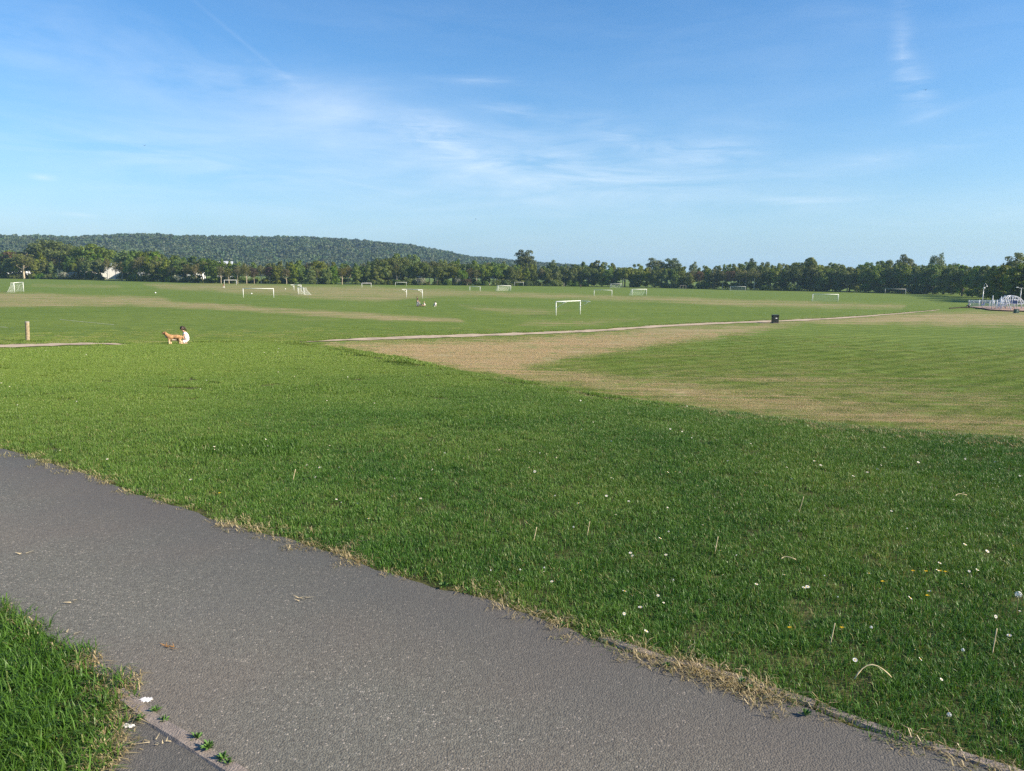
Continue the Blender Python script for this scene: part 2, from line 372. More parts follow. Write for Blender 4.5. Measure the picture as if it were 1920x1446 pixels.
def sheet(name, poly, z, mat, cell=.25, edgeline=None, edgew=.5):
    bm = bmesh.new(); vs_ = [bm.verts.new((x, y, z)) for x, y in poly]; bm.faces.new(vs_)
    bmesh.ops.triangulate(bm, faces=bm.faces[:])
    xs = [p[0] for p in poly]; ys = [p[1] for p in poly]
    for k in np.arange(max(min(xs), -7), min(max(xs), 5), cell): bmesh.ops.bisect_plane(bm, geom=bm.verts[:] + bm.edges[:] + bm.faces[:], plane_co=(k, 0, 0), plane_no=(1, 0, 0))
    for k in np.arange(max(min(ys), 0), max(ys), cell): bmesh.ops.bisect_plane(bm, geom=bm.verts[:] + bm.edges[:] + bm.faces[:], plane_co=(0, k, 0), plane_no=(0, 1, 0))
    me = bpy.data.meshes.new(name); bm.to_mesh(me); bm.free(); me.materials.append(mat)
    co = np.zeros(len(me.vertices) * 3); me.vertices.foreach_get('co', co); co = co.reshape(-1, 3)
    e = np.zeros(len(co)) if edgeline is None else np.clip(1 - segdist(co[:, 0], co[:, 1], edgeline) / edgew, 0, 1)
    fattr(me, 'edge', e)
    if me.polygons[0].normal.z < 0: me.flip_normals()
    return link(name, me)
tag(sheet('footpath', PATH_POLY, .012, m_asph, .25, FAR, 1.1), kind='structure')
tag(sheet('branch_path', BRANCH_POLY, .010, m_asph, .25, KERB, .6), kind='structure')

# kerb edging stones
m_conc = plain('edging_concrete', (.24, .20, .17), .85, .2, var=.3, scale=25, bump=.6)
def kerb(name, line, width, h, length, gap, s0=0.0, s1=1e9, cover=None):
    root = bpy.data.objects.new(name, None); C.objects.link(root); tag(root, kind='structure')
    pts = dense(line, .02); s = 0; acc = [0]
    for p, q in zip(pts[:-1], pts[1:]): s += math.hypot(q[0] - p[0], q[1] - p[1]); acc.append(s)
    acc = np.array(acc); PX = np.array([p[0] for p in pts]); PY = np.array([p[1] for p in pts])
    k = s0
    while k < min(s1, s) - .2:
        e = min(k + length - gap, s, s1); n = 6; mb = MB(); rings = []
        top = h + random.uniform(-.006, .006)
        V = []; Fc = []
        for i in range(n + 1):
            u = k + (e - k) * i / n; x, y = np.interp(u, acc, PX), np.interp(u, acc, PY); x2, y2 = np.interp(u + .03, acc, PX), np.interp(u + .03, acc, PY); x1, y1 = np.interp(u - .03, acc, PX), np.interp(u - .03, acc, PY)
            dx, dy = x2 - x1, y2 - y1; L = math.hypot(dx, dy) + 1e-9; nx, ny = -dy / L, dx / L; j = random.uniform(-.003, .003)
            hw = width / 2
            for a, zz in ((-hw, -.05), (-hw, top - .010), (-hw + .009, top), (hw - .009, top + j), (hw, top - .010), (hw, -.05)): V.append((x + nx * a, y + ny * a, zz + (j if zz > 0 else 0)))
        for i in range(n):
            for q in range(5): Fc.append((i * 6 + q, i * 6 + 6 + q, i * 6 + 7 + q, i * 6 + 1 + q))
        Fc += [tuple(range(6)), tuple(n * 6 + q for q in range(5, -1, -1))]
        MB().add(V, Fc).build('edging_stone', m_conc, root)
        k += length
    return root
kerb('path_kerb', [(p[0] + .02, p[1] + .035) for p in w2([q for q in FAR_PX if q[0] >= 1120])], .055, .019, .915, .012)
kerb('branch_kerb', [(p[0], p[1]) for p in KERB], .06, .0155, .915, .012)

# ---------------------------------------------------------------- grass
LOWLINE = [tuple(on_field(*p)[:2]) for p in [(-260, 655), (0, 651.5), (200, 645.3), (310, 651.5), (420, 651.5), (555, 643), (700, 636), (900, 629.2), (1060, 623), (1200, 614.5), (1400, 604.5), (1600, 595.3), (1762, 581.3)]]
def grass_mat(name, dark, light, tip, dryc, trans=.35, drywt=.25):
    m, t = new_mat(name)
    pos = t.n('ShaderNodeNewGeometry').outputs['Position']
    rnd = t.n('ShaderNodeAttribute', attribute_name='rnd').outputs['Fac']; hgt = t.n('ShaderNodeAttribute', attribute_name='hgt').outputs['Fac']
    n1 = t.noise(pos, .55, 4.0, .6); n2 = t.noise(pos, 3.2, 3.0, .6); n3 = t.noise(pos, .13, 3.0)
    c = t.mix(rnd, dark, light)
    c = t.mix(t.math('MULTIPLY', t.ramp(n2, .40, .70), .55), c, dark)
    c = t.mix(t.math('MULTIPLY', t.ramp(n1, .42, .66), .62), c, tip)
    sp = t.n('ShaderNodeSeparateXYZ', ins={0: pos}); slope = t.ramp(t.math('SUBTRACT', sp.outputs[1], t.math('MULTIPLY', sp.outputs[0], 1.1)), 5.5, 24.0)
    c = t.mix(t.math('MULTIPLY', t.ramp(t.math('ADD', t.math('MULTIPLY', n3, .8), t.math('MULTIPLY', slope, .55)), .40, .85), .78), c, (.215, .290, .050))
    c = t.mix(t.math('MULTIPLY', hgt, .30), c, tip)
    pick = t.ramp(t.math('ADD', t.math('FRACT', t.math('MULTIPLY', rnd, 17.3)), t.math('MULTIPLY', t.math('SUBTRACT', n1, .5), drywt * 1.6)), 1 - drywt, 1 - drywt + .05)
    c = t.mix(t.math('MULTIPLY', pick, .75), c, dryc)
    p = t.n('ShaderNodeBsdfPrincipled', ins={'Base Color': c, 'Roughness': .45, 'Specular IOR Level': .35})
    tr = t.n('ShaderNodeBsdfTranslucent', ins={'Color': t.mix(1.0, c, (1.2, 1.15, .6), 'MULTIPLY')})
    mx = t.n('ShaderNodeMixShader', ins={0: trans, 1: p.outputs[0], 2: tr.outputs[0]}); finish(t, mx.outputs[0]); return m
m_grass = grass_mat('grass_blades', (.022, .088, .011), (.088, .215, .030), (.155, .260, .042), (.36, .31, .14), .24, .08)
m_long = grass_mat('long_grass_blades', (.030, .095, .010), (.095, .215, .026), (.160, .265, .040), (.34, .28, .12), .35, .06)
m_lush = grass_mat('lush_grass_blades', (.036, .105, .014), (.080, .185, .026), (.11, .20, .034), (.05, .1, .03), .3, .02)
m_straw = grass_mat('dry_grass_blades', (.26, .19, .085), (.44, .35, .18), (.50, .42, .24), (.09, .13, .03), .3, .16)

def blade_patch(name, n, size, h, w, mat, lean=.5, seed=0, rnd_shape=True, flat=0.0, winddir=None):
    r = np.random.default_rng(seed)
    if rnd_shape:
        q = r.uniform(0, 2 * np.pi, n); rr = size * np.sqrt(r.uniform(0, 1, n)); bx, by = rr * np.cos(q), rr * np.sin(q)
    else: bx, by = r.uniform(-size, size, n), r.uniform(-size, size, n)
    a = r.uniform(0, 2 * np.pi, n)                       # lean direction
    if winddir is not None: a = winddir + r.normal(0, .9, n)
    face = a + np.pi / 2 + r.normal(0, .5, n)
    H = h * r.uniform(.45, 1.15, n); L = lean * r.uniform(.1, 1.3, n) + flat
    Wd = w * r.uniform(.6, 1.2, n); ww = np.stack([np.cos(face), np.sin(face)], 1) * Wd[:, None] / 2
    V = np.zeros((n, 5, 3)); dirx, diry = np.cos(a), np.sin(a)
    for k, (f, wd) in enumerate(((0, 1), (0, -1), (.55, .85), (.55, -.85), (1, 0))):
        out = H * L * f ** 1.7; z = H * f * np.sqrt(np.clip(1 - (L * f * .75) ** 2, .04, 1))
        V[:, k, 0] = bx + dirx * out + ww[:, 0] * wd; V[:, k, 1] = by + diry * out + ww[:, 1] * wd; V[:, k, 2] = z - (.006 if f == 0 else 0)
    b = np.arange(n)[:, None] * 5
    F4 = (b + np.array([0, 1, 3, 2])).tolist(); F3 = (b + np.array([2, 3, 4])).tolist()
    me = mesh_np(name, V.reshape(-1, 3), F4 + F3, mat)
    fattr(me, 'rnd', np.repeat(r.uniform(0, 1, n), 5)); fattr(me, 'hgt', np.tile([0, 0, .55, .55, 1], n))
    return me
def protos(cname, meshes):
    col = bpy.data.collections.new(cname)
    for i, m in enumerate(meshes): col.objects.link(bpy.data.objects.new(f'{cname}_{i}', m))
    return col
def scatter(name, P, rot, scl, col, nvar, kind='stuff', mat=None):
    me = bpy.data.meshes.new(name); me.from_pydata([tuple(p) for p in P], [], [])
    a = me.attributes.new('rot', 'FLOAT_VECTOR', 'POINT'); a.data.foreach_set('vector', np.asarray(rot, np.float32).ravel())
    fattr(me, 'scl', scl)
    a = me.attributes.new('idx', 'INT', 'POINT'); a.data.foreach_set('value', rng.integers(0, nvar, len(P)).astype(np.int32))
    o = link(name, me)
    g = bpy.data.node_groups.new(name, 'GeometryNodeTree'); g.interface.new_socket('Geometry', in_out='INPUT', socket_type='NodeSocketGeometry'); g.interface.new_socket('Geometry', in_out='OUTPUT', socket_type='NodeSocketGeometry')
    gi, go = g.nodes.new('NodeGroupInput'), g.nodes.new('NodeGroupOutput'); ip = g.nodes.new('GeometryNodeInstanceOnPoints'); ci = g.nodes.new('GeometryNodeCollectionInfo')
    ci.inputs['Collection'].default_value = col; ci.inputs['Separate Children'].default_value = True; ci.inputs['Reset Children'].default_value = True
    def na(nm, ty):
        n_ = g.nodes.new('GeometryNodeInputNamedAttribute'); n_.data_type = ty; n_.inputs[0].default_value = nm; return n_.outputs[0]
    L = g.links.new; L(gi.outputs[0], ip.inputs['Points']); L(ci.outputs[0], ip.inputs['Instance']); ip.inputs['Pick Instance'].default_value = True
    L(na('idx', 'INT'), ip.inputs['Instance Index']); L(na('rot', 'FLOAT_VECTOR'), ip.inputs['Rotation']); L(na('scl', 'FLOAT'), ip.inputs['Scale']); L(ip.outputs[0], go.inputs[0])
    o.modifiers.new('scatter', 'NODES').node_group = g
    if kind: o['kind'] = kind
    return o
def rots(n, tilt=.06): return np.stack([rng.normal(0, tilt, n), rng.normal(0, tilt, n), rng.uniform(0, 6.283, n)], 1)
def slope_rots(x, y):
    e = .3; z0, _ = terrain(x, y); zx, _ = terrain(x + e, y); zy, _ = terrain(x, y + e)
    nx, ny = -(zx - z0) / e, -(zy - z0) / e; yaw = rng.uniform(0, 6.283, len(x))
    out = []
    for a, b, w in zip(nx, ny, yaw):
        q = Vector((0, 0, 1)).rotation_difference(Vector((a, b, 1)).normalized()) @ Euler((0, 0, w)).to_quaternion(); out.append(tuple(q.to_euler()))
    return np.array(out)
def candidates(d0, d1, dens, margin=1.5):
    n = int(dens * (d1 * d1 - d0 * d0) * .80); y = np.sqrt(rng.uniform(d0 * d0, d1 * d1, n)); x = rng.uniform(-.80, .80, n) * y
    return x, y
onpath = lambda x, y: inpoly(x, y, PATH_POLY) | inpoly(x, y, BRANCH_POLY)
LEFT_LAWN = NEARd + GRLd[1:] + [(-3, 0), (-12, 2)]
near_c = protos('lawn_tuft', [blade_patch(f'lawn_tuft_{i}', 62, .07, .034, .0031, m_grass, .95, 10 + i) for i in range(6)])
mid_c = protos('lawn_patch', [blade_patch(f'lawn_patch_{i}', 2400, .30, .036, .0045, m_grass, .8, 30 + i) for i in range(5)])
far_c = protos('lawn_sward', [blade_patch(f'lawn_sward_{i}', 3400, .75, .042, .010, m_grass, .8, 50 + i) for i in range(5)])
long_c = protos('verge_tuft', [blade_patch(f'verge_tuft_{i}', 48, .07, .066, .0042, m_long, 1.25, 70 + i) for i in range(6)])
lush_c = protos('lush_tuft', [blade_patch(f'lush_tuft_{i}', 120, .14, .060, .006, m_lush, .7, 90 + i) for i in range(4)])
straw_c = protos('straw_tuft', [blade_patch(f'straw_tuft_{i}', 16, .05, .050, .0040, m_straw, .6, 110 + i, flat=1.0) for i in range(6)])
def t_noise(x, y):
    v = np.sin(x * 7.3 + 1.1 * np.sin(y * 5.1)) + np.sin(y * 8.9 + 1.3 * np.sin(x * 4.7)) + np.sin((x + y) * 17.0) * .6 + np.sin((x - 1.7 * y) * 2.1)
    return np.clip(.86 + .14 * v, .78, 1)
def put(name, x, y, col, nv, smin, smax, slope=False, dz=0.0):
    z, D_ = terrain(x, y); n = len(x)
    return scatter(name, np.stack([x, y, z + dz], 1), slope_rots(x, y) if slope else rots(n), rng.uniform(smin, smax, n), col, nv)
# near lawn, tuft by tuft
x, y = candidates(1.9, 9.5, 440); z, Dv = terrain(x, y)
inl = inpoly(x, y, LEFT_LAWN); dE = segdist(x, y, FARd)
thin = t_noise(x, y); keep = (rng.uniform(0, 1, len(x)) < thin) & ~onpath(x, y) & (Dv < .8) & ~inl & ~((dE < .07) & (rng.uniform(0, 1, len(x)) < .75)) & (dE > .02)
put('near_grass', x[keep], y[keep], near_c, 6, .75, 1.25)
# longer grass of the left corner
x, y = candidates(1.6, 5.5, 420); keep = inpoly(x, y, LEFT_LAWN) & ~onpath(x, y)
put('corner_grass', x[keep], y[keep], long_c, 6, .7, 1.25)
# middle and far bank
x, y = candidates(8.4, 19, 11); z, Dv = terrain(x, y); keep = (Dv < 1.0) & (segdist(x, y, FARd) > .3) & ~onpath(x, y)
put('bank_grass', x[keep], y[keep], mid_c, 5, .8, 1.2, True)
x, y = candidates(17, 48, 2.0); z, Dv = terrain(x, y); keep = Dv < 2.0
put('far_bank_grass', x[keep], y[keep], far_c, 5, .8, 1.25, True)
# thinned tufts on the lower field, dry where the turf is dry
def field_mat():
    m, t = new_mat('field_blades'); pos = t.n('ShaderNodeNewGeometry').outputs['Position']
    rnd = t.n('ShaderNodeAttribute', attribute_name='rnd').outputs['Fac']; dr = t.n('ShaderNodeAttribute', attribute_name='dry', attribute_type='INSTANCER').outputs['Fac']
    mpw = t.n('ShaderNodeMapping', ins={'Vector': pos, 'Rotation': (0, 0, -MOW)})
    wv = t.n('ShaderNodeTexWave', wave_type='BANDS', bands_direction='Y', wave_profile='SIN', ins={'Vector': mpw.outputs[0], 'Scale': .16, 'Distortion': 2.5, 'Detail': 3.0, 'Detail Scale': .4}).outputs['Fac']
    mps = t.n('ShaderNodeMapping', ins={'Vector': pos, 'Rotation': (0, 0, -MOW), 'Scale': (.05, 1, 1)}); strk = t.noise(mps.outputs[0], 1.3, 4.0, .65)
    g = t.mix(rnd, (.120, .205, .026), (.280, .370, .066)); g = t.mix(t.math('MULTIPLY', t.ramp(wv, .35, .70), .60), g, (.110, .190, .025)); g = t.mix(t.math('MULTIPLY', t.ramp(t.noise(pos, .3, 3.0), .4, .65), .5), g, (.300, .340, .085))
    st = t.mix(rnd, (.40, .30, .16), (.70, .55, .33)); k = t.ramp(t.math('ADD', dr, t.math('MULTIPLY', t.math('ADD', t.math('SUBTRACT', t.math('FRACT', t.math('MULTIPLY', rnd, 23.7)), .5), t.math('MULTIPLY', t.math('SUBTRACT', strk, .5), 2.2)), .8)), .25, .6)
    c = t.mix(k, g, st); p = t.n('ShaderNodeBsdfPrincipled', ins={'Base Color': c, 'Roughness': .5, 'Specular IOR Level': .3}); tr = t.n('ShaderNodeBsdfTranslucent', ins={'Color': c})
    mx = t.n('ShaderNodeMixShader', ins={0: .35, 1: p.outputs[0], 2: tr.outputs[0]}); finish(t, mx.outputs[0]); return m
m_field = field_mat()
field_c = protos('field_sward', [blade_patch(f'field_sward_{i}', 1700, .8, .024, .013, m_field, .9, 170 + i) for i in range(5)])
x, y = candidates(26, 95, 3.2); z, Dv = terrain(x, y); dd_ = np.hypot(x, y); pxx, pyy, _ = project(np.stack([x, y, z], 1))
vis = (Dv > 3) & (pxx > -60) & (pxx < 1980) & (rng.uniform(0, 1, len(x)) < np.clip((97 - dd_) / 45, .0, 1))
low_ok = segdist(x, y, LOWLINE) > 1.4
x, y, z, Dv = x[vis & low_ok], y[vis & low_ok], z[vis & low_ok], Dv[vis & low_ok]
o = scatter('field_grass', np.stack([x, y, z], 1), rots(len(x), .03), rng.uniform(.7, 1.2, len(x)), field_c, 5); fattr(o.data, 'dry', dry_at(np.stack([x, y, z], 1), Dv) + rng.normal(0, .10, len(x)))
# darker lush clumps
LX, LY = [], []
for px, py, a, b, n in [(420, 838, 60, 12, 90), (500, 845, 30, 9, 40), (600, 735, 120, 7, 120), (110, 690, 55, 6, 40), (90, 692, 80, 5, 40), (900, 780, 110, 10, 50), (400, 648, 30, 3, 40), (70, 672, 70, 4, 40)]:
    for _ in range(int(n * .75)):
        q = on_bank(px + random.gauss(0, a * .8), py + random.gauss(0, b * .8)); LX.append(q[0]); LY.append(q[1])
LX, LY = np.array(LX), np.array(LY)
put('lush_grass', LX, LY, lush_c, 4, .7, 1.2)
# dry straw along the path edges
def along(line, n, sp, off=0.0):
    P = np.array(dense(line, .02)); i = rng.integers(0, len(P), n); return P[i, 0] + rng.normal(0, sp * .5, n), P[i, 1] + off + rng.normal(0, sp, n)
xs, ys = zip(*[along(FARd, 300, .03, .015), along(FARd, 260, .08, .05), along(w2([q for q in FAR_PX if q[0] >= 1040]), 220, .05, 0), along(w2([q for q in FAR_PX if q[0] >= 1300]), 330, .045, -.02), along(GRLd, 150, .05), along(NEARd, 160, .03, -.02)])
x, y = np.concatenate(xs), np.concatenate(ys); keep = (np.abs(x) < .85 * y + .3) & (y < 9) & (y > 1.5)
clump = np.sin(x * 3.1) + np.sin(x * 7.7 + 2) + np.sin(x * 1.3 + y) > .35 + rng.normal(0, 1.5, len(x)); keep &= clump
put('dry_grass', x[keep], y[keep], straw_c, 6, .6, 1.2, dz=.006)
# pale bents standing in the mown grass, and broad clover leaves between the blades
bent_c = protos('bent_tuft', [blade_patch(f'bent_tuft_{i}', 4, .05, .085, .0022, m_straw, .35, 190 + i) for i in range(4)])
clov_c = protos('clover_tuft', [blade_patch(f'clover_tuft_{i}', 26, .10, .030, .011, m_long, .9, 200 + i, flat=.6) for i in range(4)])
x, y = candidates(2.2, 12, 6); z, Dv = terrain(x, y); ok_ = ~onpath(x, y) & (Dv < -.3) & (rng.uniform(0, 1, len(x)) < np.clip(.4 + .6 * np.sin(x * 1.1 + .8 * y) * np.sin(y * .9), .05, 1))
put('bent_grass', x[ok_], y[ok_], bent_c, 4, .6, 1.1)
x, y = candidates(2.2, 12, 26); z, Dv = terrain(x, y); ok_ = ~onpath(x, y) & (Dv < -.3) & ((np.sin(x * 2.3 + 1.7 * np.sin(y)) + np.sin(y * 2.9 + x)) > .7 + rng.normal(0, .3, len(x)))
put('clover', x[ok_], y[ok_], clov_c, 4, .7, 1.2)
# pale seeding grass along the brow of the bank
P_ = np.array(dense([c for c in CREST if -14 < c[0] < 9], .02)); i_ = rng.integers(0, len(P_), 4000); x, y = P_[i_, 0] - .10 + rng.normal(0, .22, 4000), P_[i_, 1] - .30 + rng.normal(0, .40, 4000)
put('brow_grass', x, y, straw_c, 6, .7, 1.25, dz=.010)
# rough grass lip beyond the lower path is added with that path

# ---------------------------------------------------------------- foliage materials
def leaf_mat(name, dark, light, tip, trans=.36):
    m, t = new_mat(name)
    pos = t.n('ShaderNodeNewGeometry').outputs['Position']; rnd = t.n('ShaderNodeAttribute', attribute_name='rnd').outputs['Fac']
    orn = t.n('ShaderNodeObjectInfo').outputs['Random']
    c = t.mix(rnd, dark, light); c = t.mix(t.math('MULTIPLY', t.ramp(t.noise(pos, .35, 3.0), .40, .70), .55), c, tip)
    hv = t.n('ShaderNodeHueSaturation', ins={'Hue': t.math('ADD', t.math('MULTIPLY', orn, .06), .462), 'Saturation': t.math('ADD', t.math('MULTIPLY', t.math('FRACT', t.math('MULTIPLY', orn, 7.7)), .35), .80), 'Value': t.math('ADD', t.math('MULTIPLY', t.math('FRACT', t.math('MULTIPLY', orn, 13.1)), .55), .72), 'Color': c})
    p = t.n('ShaderNodeBsdfPrincipled', ins={'Base Color': hv.outputs[0], 'Roughness': .55, 'Specular IOR Level': .25})
    tr = t.n('ShaderNodeBsdfTranslucent', ins={'Color': t.mix(1.0, hv.outputs[0], (1.2, 1.15, .6), 'MULTIPLY')})
    mx = t.n('ShaderNodeMixShader', ins={0: trans, 1: p.outputs[0], 2: tr.outputs[0]}); finish(t, mx.outputs[0]); return m
LM = {'oak': leaf_mat('oak_leaves', (.050, .092, .014), (.130, .190, .030), (.170, .205, .038)),
      'belt': leaf_mat('maple_leaves', (.060, .108, .016), (.160, .230, .036), (.215, .245, .055)),
      'airy': leaf_mat('ash_leaves', (.090, .110, .026), (.160, .175, .045), (.190, .150, .075)),
      'poplar': leaf_mat('poplar_leaves', (.070, .105, .036), (.140, .185, .070), (.180, .215, .095)),
      'bush': leaf_mat('bush_leaves', (.042, .086, .014), (.110, .175, .030), (.155, .185, .038)),
      'hawthorn': leaf_mat('hawthorn_leaves', (.05, .08, .02), (.34, .34, .26), (.50, .50, .42), .1),
      'russet': leaf_mat('russet_leaves', (.090, .065, .035), (.150, .105, .060), (.16, .10, .07))}
m_bark = plain('bark', (.085, .068, .050), .9, .1, var=.35, scale=2.5)
m_palebark = plain('pale_bark', (.46, .39, .28), .9, .1, var=.3, scale=2.5)

def crown_mesh(name, lobes, n, size, mat, seed, shell=.72, up=.25):
    r = np.random.default_rng(seed); L = np.array(lobes, float)      # cx cy cz rx ry rz
    w = L[:, 3] * L[:, 5]; pick = r.choice(len(L), n, p=w / w.sum()); c, rad_ = L[pick, :3], L[pick, 3:]
    d = r.normal(0, 1, (n, 3)); d[:, 2] += up; d /= np.linalg.norm(d, axis=1, keepdims=True)
    f = np.where(r.uniform(0, 1, n) < .8, r.uniform(shell, 1.08, n), r.uniform(.2, shell, n)); P = c + d * rad_ * f[:, None]
    nn = d * 1.0 + r.normal(0, .42, (n, 3)); nn /= np.linalg.norm(nn, axis=1, keepdims=True)
    a = np.cross(nn, r.normal(0, 1, (n, 3))); a /= np.linalg.norm(a, axis=1, keepdims=True); b = np.cross(nn, a)
    s = size * r.uniform(.55, 1.25, n)[:, None]
    V = np.stack([P - a * s, P + b * s * .62 + a * s * .1 + nn * s * .18, P + a * s, P - b * s * .62 - a * s * .1 + nn * s * .18], 1)
    Fc = np.arange(n * 4).reshape(-1, 4)
    me = mesh_np(name, V.reshape(-1, 3), Fc, mat)
    lobe_tint = r.uniform(0, 1, len(L))
    fattr(me, 'rnd', np.repeat(np.clip(.55 * lobe_tint[pick] + .45 * r.uniform(0, 1, n), 0, 1), 4)); return me
def trunk_mesh(name, h, r0, limbs, mat, seed, fork=.35, spread=.35, lean=.02):
    r = random.Random(seed); mb = MB(); pts = []; x = y = 0
    for i in range(7):
        f = i / 6; pts.append((x, y, h * f * .92 - .25 * (i == 0))); x += r.gauss(0, lean * h * .3); y += r.gauss(0, lean * h * .3)
    mb.tube(pts, [r0 * (1.35 if i == 0 else 1) * (1 - .82 * i / 6) for i in range(7)], 7)
    for k in range(limbs):
        f = fork + (.85 - fork) * k / max(1, limbs - 1); q = r.uniform(0, 6.28); b = int(f * 6); p0 = Vector(pts[min(b, 5)]).lerp(Vector(pts[min(b + 1, 6)]), f * 6 - b)
        L = h * spread * (1.1 - .6 * f) * r.uniform(.7, 1.1); dv = Vector((math.cos(q), math.sin(q), r.uniform(.6, 1.3))).normalized()
        p1 = p0 + dv * L * .5; p2 = p1 + (dv + Vector((0, 0, .35))).normalized() * L * .5; rr = r0 * (1 - .8 * f) * .55
        mb.tube([p0, p1, p2], [rr, rr * .65, rr * .2], 5)
    return mb.mesh(name, mat, True)
def lobes_round(r, n, rx, rz, cz, lr):
    out = [(0, 0, cz, rx * .62, rx * .62, rz * .62)]
    for i in range(n):
        q = i * 2.399 + r.uniform(-.3, .3); e = math.asin(max(-1, min(1, -0.75 + 1.7 * (i + .5) / n))); k = r.uniform(.55, .82)
        s = lr * r.uniform(.75, 1.25); out.append((math.cos(q) * math.cos(e) * rx * k, math.sin(q) * math.cos(e) * rx * k, cz + math.sin(e) * rz * k, s * rx, s * rx, s * rx * .82))
    return out
# unit trees: height 1
PROTO = {}
def make_proto(kind, i, leaves, size, lob, th, tr, limbs, bark, mat, **kw):
    PROTO.setdefault(kind, []).append((trunk_mesh('trunk', th, tr, limbs, bark, 100 + i, **kw), crown_mesh('crown', lob, leaves, size, mat, 300 + i + len(kind) * 17)))
for i in range(4):
    r = random.Random(40 + i)
    make_proto('oak', i, 3400, .033, lobes_round(r, 17, .46, .36, .60, .30), .8, .030, 8, m_bark, LM['oak'], fork=.2)
for i in range(6):
    r = random.Random(50 + i); w = r.uniform(.24, .34)
    lob = lobes_round(r, 13, w, .40, .54, .36); lob += [(r.uniform(-w, w) * .7, r.uniform(-w, w) * .7, r.uniform(.10, .22), w * .45, w * .45, .10) for _ in range(4)]
    lob += [(r.uniform(-w, w) * .5, r.uniform(-w, w) * .5, r.uniform(.84, .95), .06, .06, .08) for _ in range(4)]
    make_proto('belt', i, 3000, .031, lob, .9, .014, 6, m_bark, LM['belt'], fork=.25)
for i in range(5):
    r = random.Random(60 + i); w = r.uniform(.20, .30)
    make_proto('airy', i, 1300, .020, lobes_round(r, 14, w, .32, .64, .34), .95, .019, 9, m_palebark, LM['airy'], fork=.3, spread=.38)
for i in range(3):
    r = random.Random(70 + i); w = .24 + .05 * i
    make_proto('poplar', i, 2400, .022, lobes_round(r, 18, w, .42, .56, .27), .96, .014, 10, m_bark, LM['poplar'], fork=.2, spread=.4)
for i in range(2):
    r = random.Random(75 + i); make_proto('russet', i, 1300, .026, lobes_round(r, 12, .30, .36, .60, .32), .9, .014, 7, m_palebark, LM['russet'], fork=.3)
for i in range(5):
    r = random.Random(80 + i); lob = [(r.uniform(-.6, .6), r.uniform(-.5, .5), r.uniform(.15, .55), r.uniform(.28, .45), r.uniform(.28, .45), r.uniform(.25, .42)) for _ in range(9)]
    make_proto('bush', i, 1100, .085, lob, .6, .03, 5, m_bark, LM['bush'], fork=.1, spread=.6)
for i in range(2):
    r = random.Random(90 + i); lob = [(r.uniform(-.5, .5), r.uniform(-.4, .4), r.uniform(.25, .65), r.uniform(.25, .4), r.uniform(.25, .4), r.uniform(.22, .35)) for _ in range(10)]
    make_proto('hawthorn', i, 900, .075, lob, .6, .03, 5, m_bark, LM['hawthorn'], fork=.15, spread=.6)

# ---------------------------------------------------------------- hill with its wood
HILL_D0, HILL_D1 = 950.0, 1650.0
RIDGE = [(-900, 470), (-300, 462), (-50, 459), (0, 456), (60, 455), (140, 457), (250, 452.5), (280, 451.5), (330, 454.5), (480, 456), (560, 456.5), (640, 459), (700, 464), (760, 470), (820, 480), (870, 490), (940, 497), (1000, 504), (1100, 509), (1300, 514), (1700, 520), (2300, 527)]
raz, rel = [], []
for px, py in RIDGE:
    d = rays(px, py); raz.append(math.atan2(d[0], d[1])); rel.append(d[2] / math.hypot(d[0], d[1]))
def hill_z(a, r):
    hz = 1.6 + np.interp(a, raz, rel) * HILL_D1
    x, y = r * np.sin(a), r * np.cos(a); base = z_field(x, y) - 1.0
    s = np.clip((r - HILL_D0) / (HILL_D1 - HILL_D0), 0, 1); s = s * s * (3 - 2 * s)
    fold = 5 * np.sin(a * 38 + r * .004) * s * (1 - s) * 3
    back = np.clip((r - HILL_D1) / 1200, 0, 1)
    return np.maximum(base * (1 - s) + (hz + fold) * s - back * back * 40, base)
ha = np.linspace(R(-52), R(28), 220); hr = np.concatenate([np.linspace(HILL_D0 - 20, HILL_D1, 50), np.linspace(HILL_D1 + 40, 2700, 14)])
AA, RR = np.meshgrid(ha, hr); HZ = hill_z(AA.ravel(), RR.ravel())
HV = np.stack([RR.ravel() * np.sin(AA.ravel()), RR.ravel() * np.cos(AA.ravel()), HZ], 1)
ii, jj = np.meshgrid(np.arange(len(hr) - 1), np.arange(len(ha) - 1), indexing='ij'); nA_ = len(ha)
HF = np.stack([ii * nA_ + jj, ii * nA_ + jj + 1, (ii + 1) * nA_ + jj + 1, (ii + 1) * nA_ + jj], -1).reshape(-1, 4)[:, ::-1]
m_hill = plain('hill_ground', (.11, .105, .045), .95, .05, var=.35, scale=.02)
tag(link('hill', mesh_np('hill', HV, HF, m_hill, True)), kind='structure')
m_wood = leaf_mat('wood_canopy', (.036, .070, .028), (.068, .105, .044), (.085, .105, .050), .1)
wood = []
for i in range(6):
    r = random.Random(500 + i); lob = lobes_round(r, 11, .5, .42, .36, .34)
    wood.append(crown_mesh(f'wood_crown_{i}', lob, 340, .12, m_wood, 600 + i, .8, .45))
wood_c = protos('wood_crown', wood)
n = 6500
a = rng.uniform(R(-42), R(6), n); rr = HILL_D1 - (HILL_D1 - HILL_D0) * rng.uniform(-.12, 1, n) ** 1.0
sel = rng.uniform(0, 1, n) < np.interp(a, [R(-42), R(0), R(6)], [1, 1, .5]); a, rr = a[sel], rr[sel]
P = np.stack([rr * np.sin(a), rr * np.cos(a), hill_z(a, rr) - 1.5], 1); px, py, _z = project(P)
scrub = (((px - 668) / 42) ** 2 + ((py - 473) / 6) ** 2 < 1) | (((px - 610) / 35) ** 2 + ((py - 476) / 5) ** 2 < 1)
keep = ~(scrub & (rng.uniform(0, 1, len(px)) < .62)); P = P[keep]
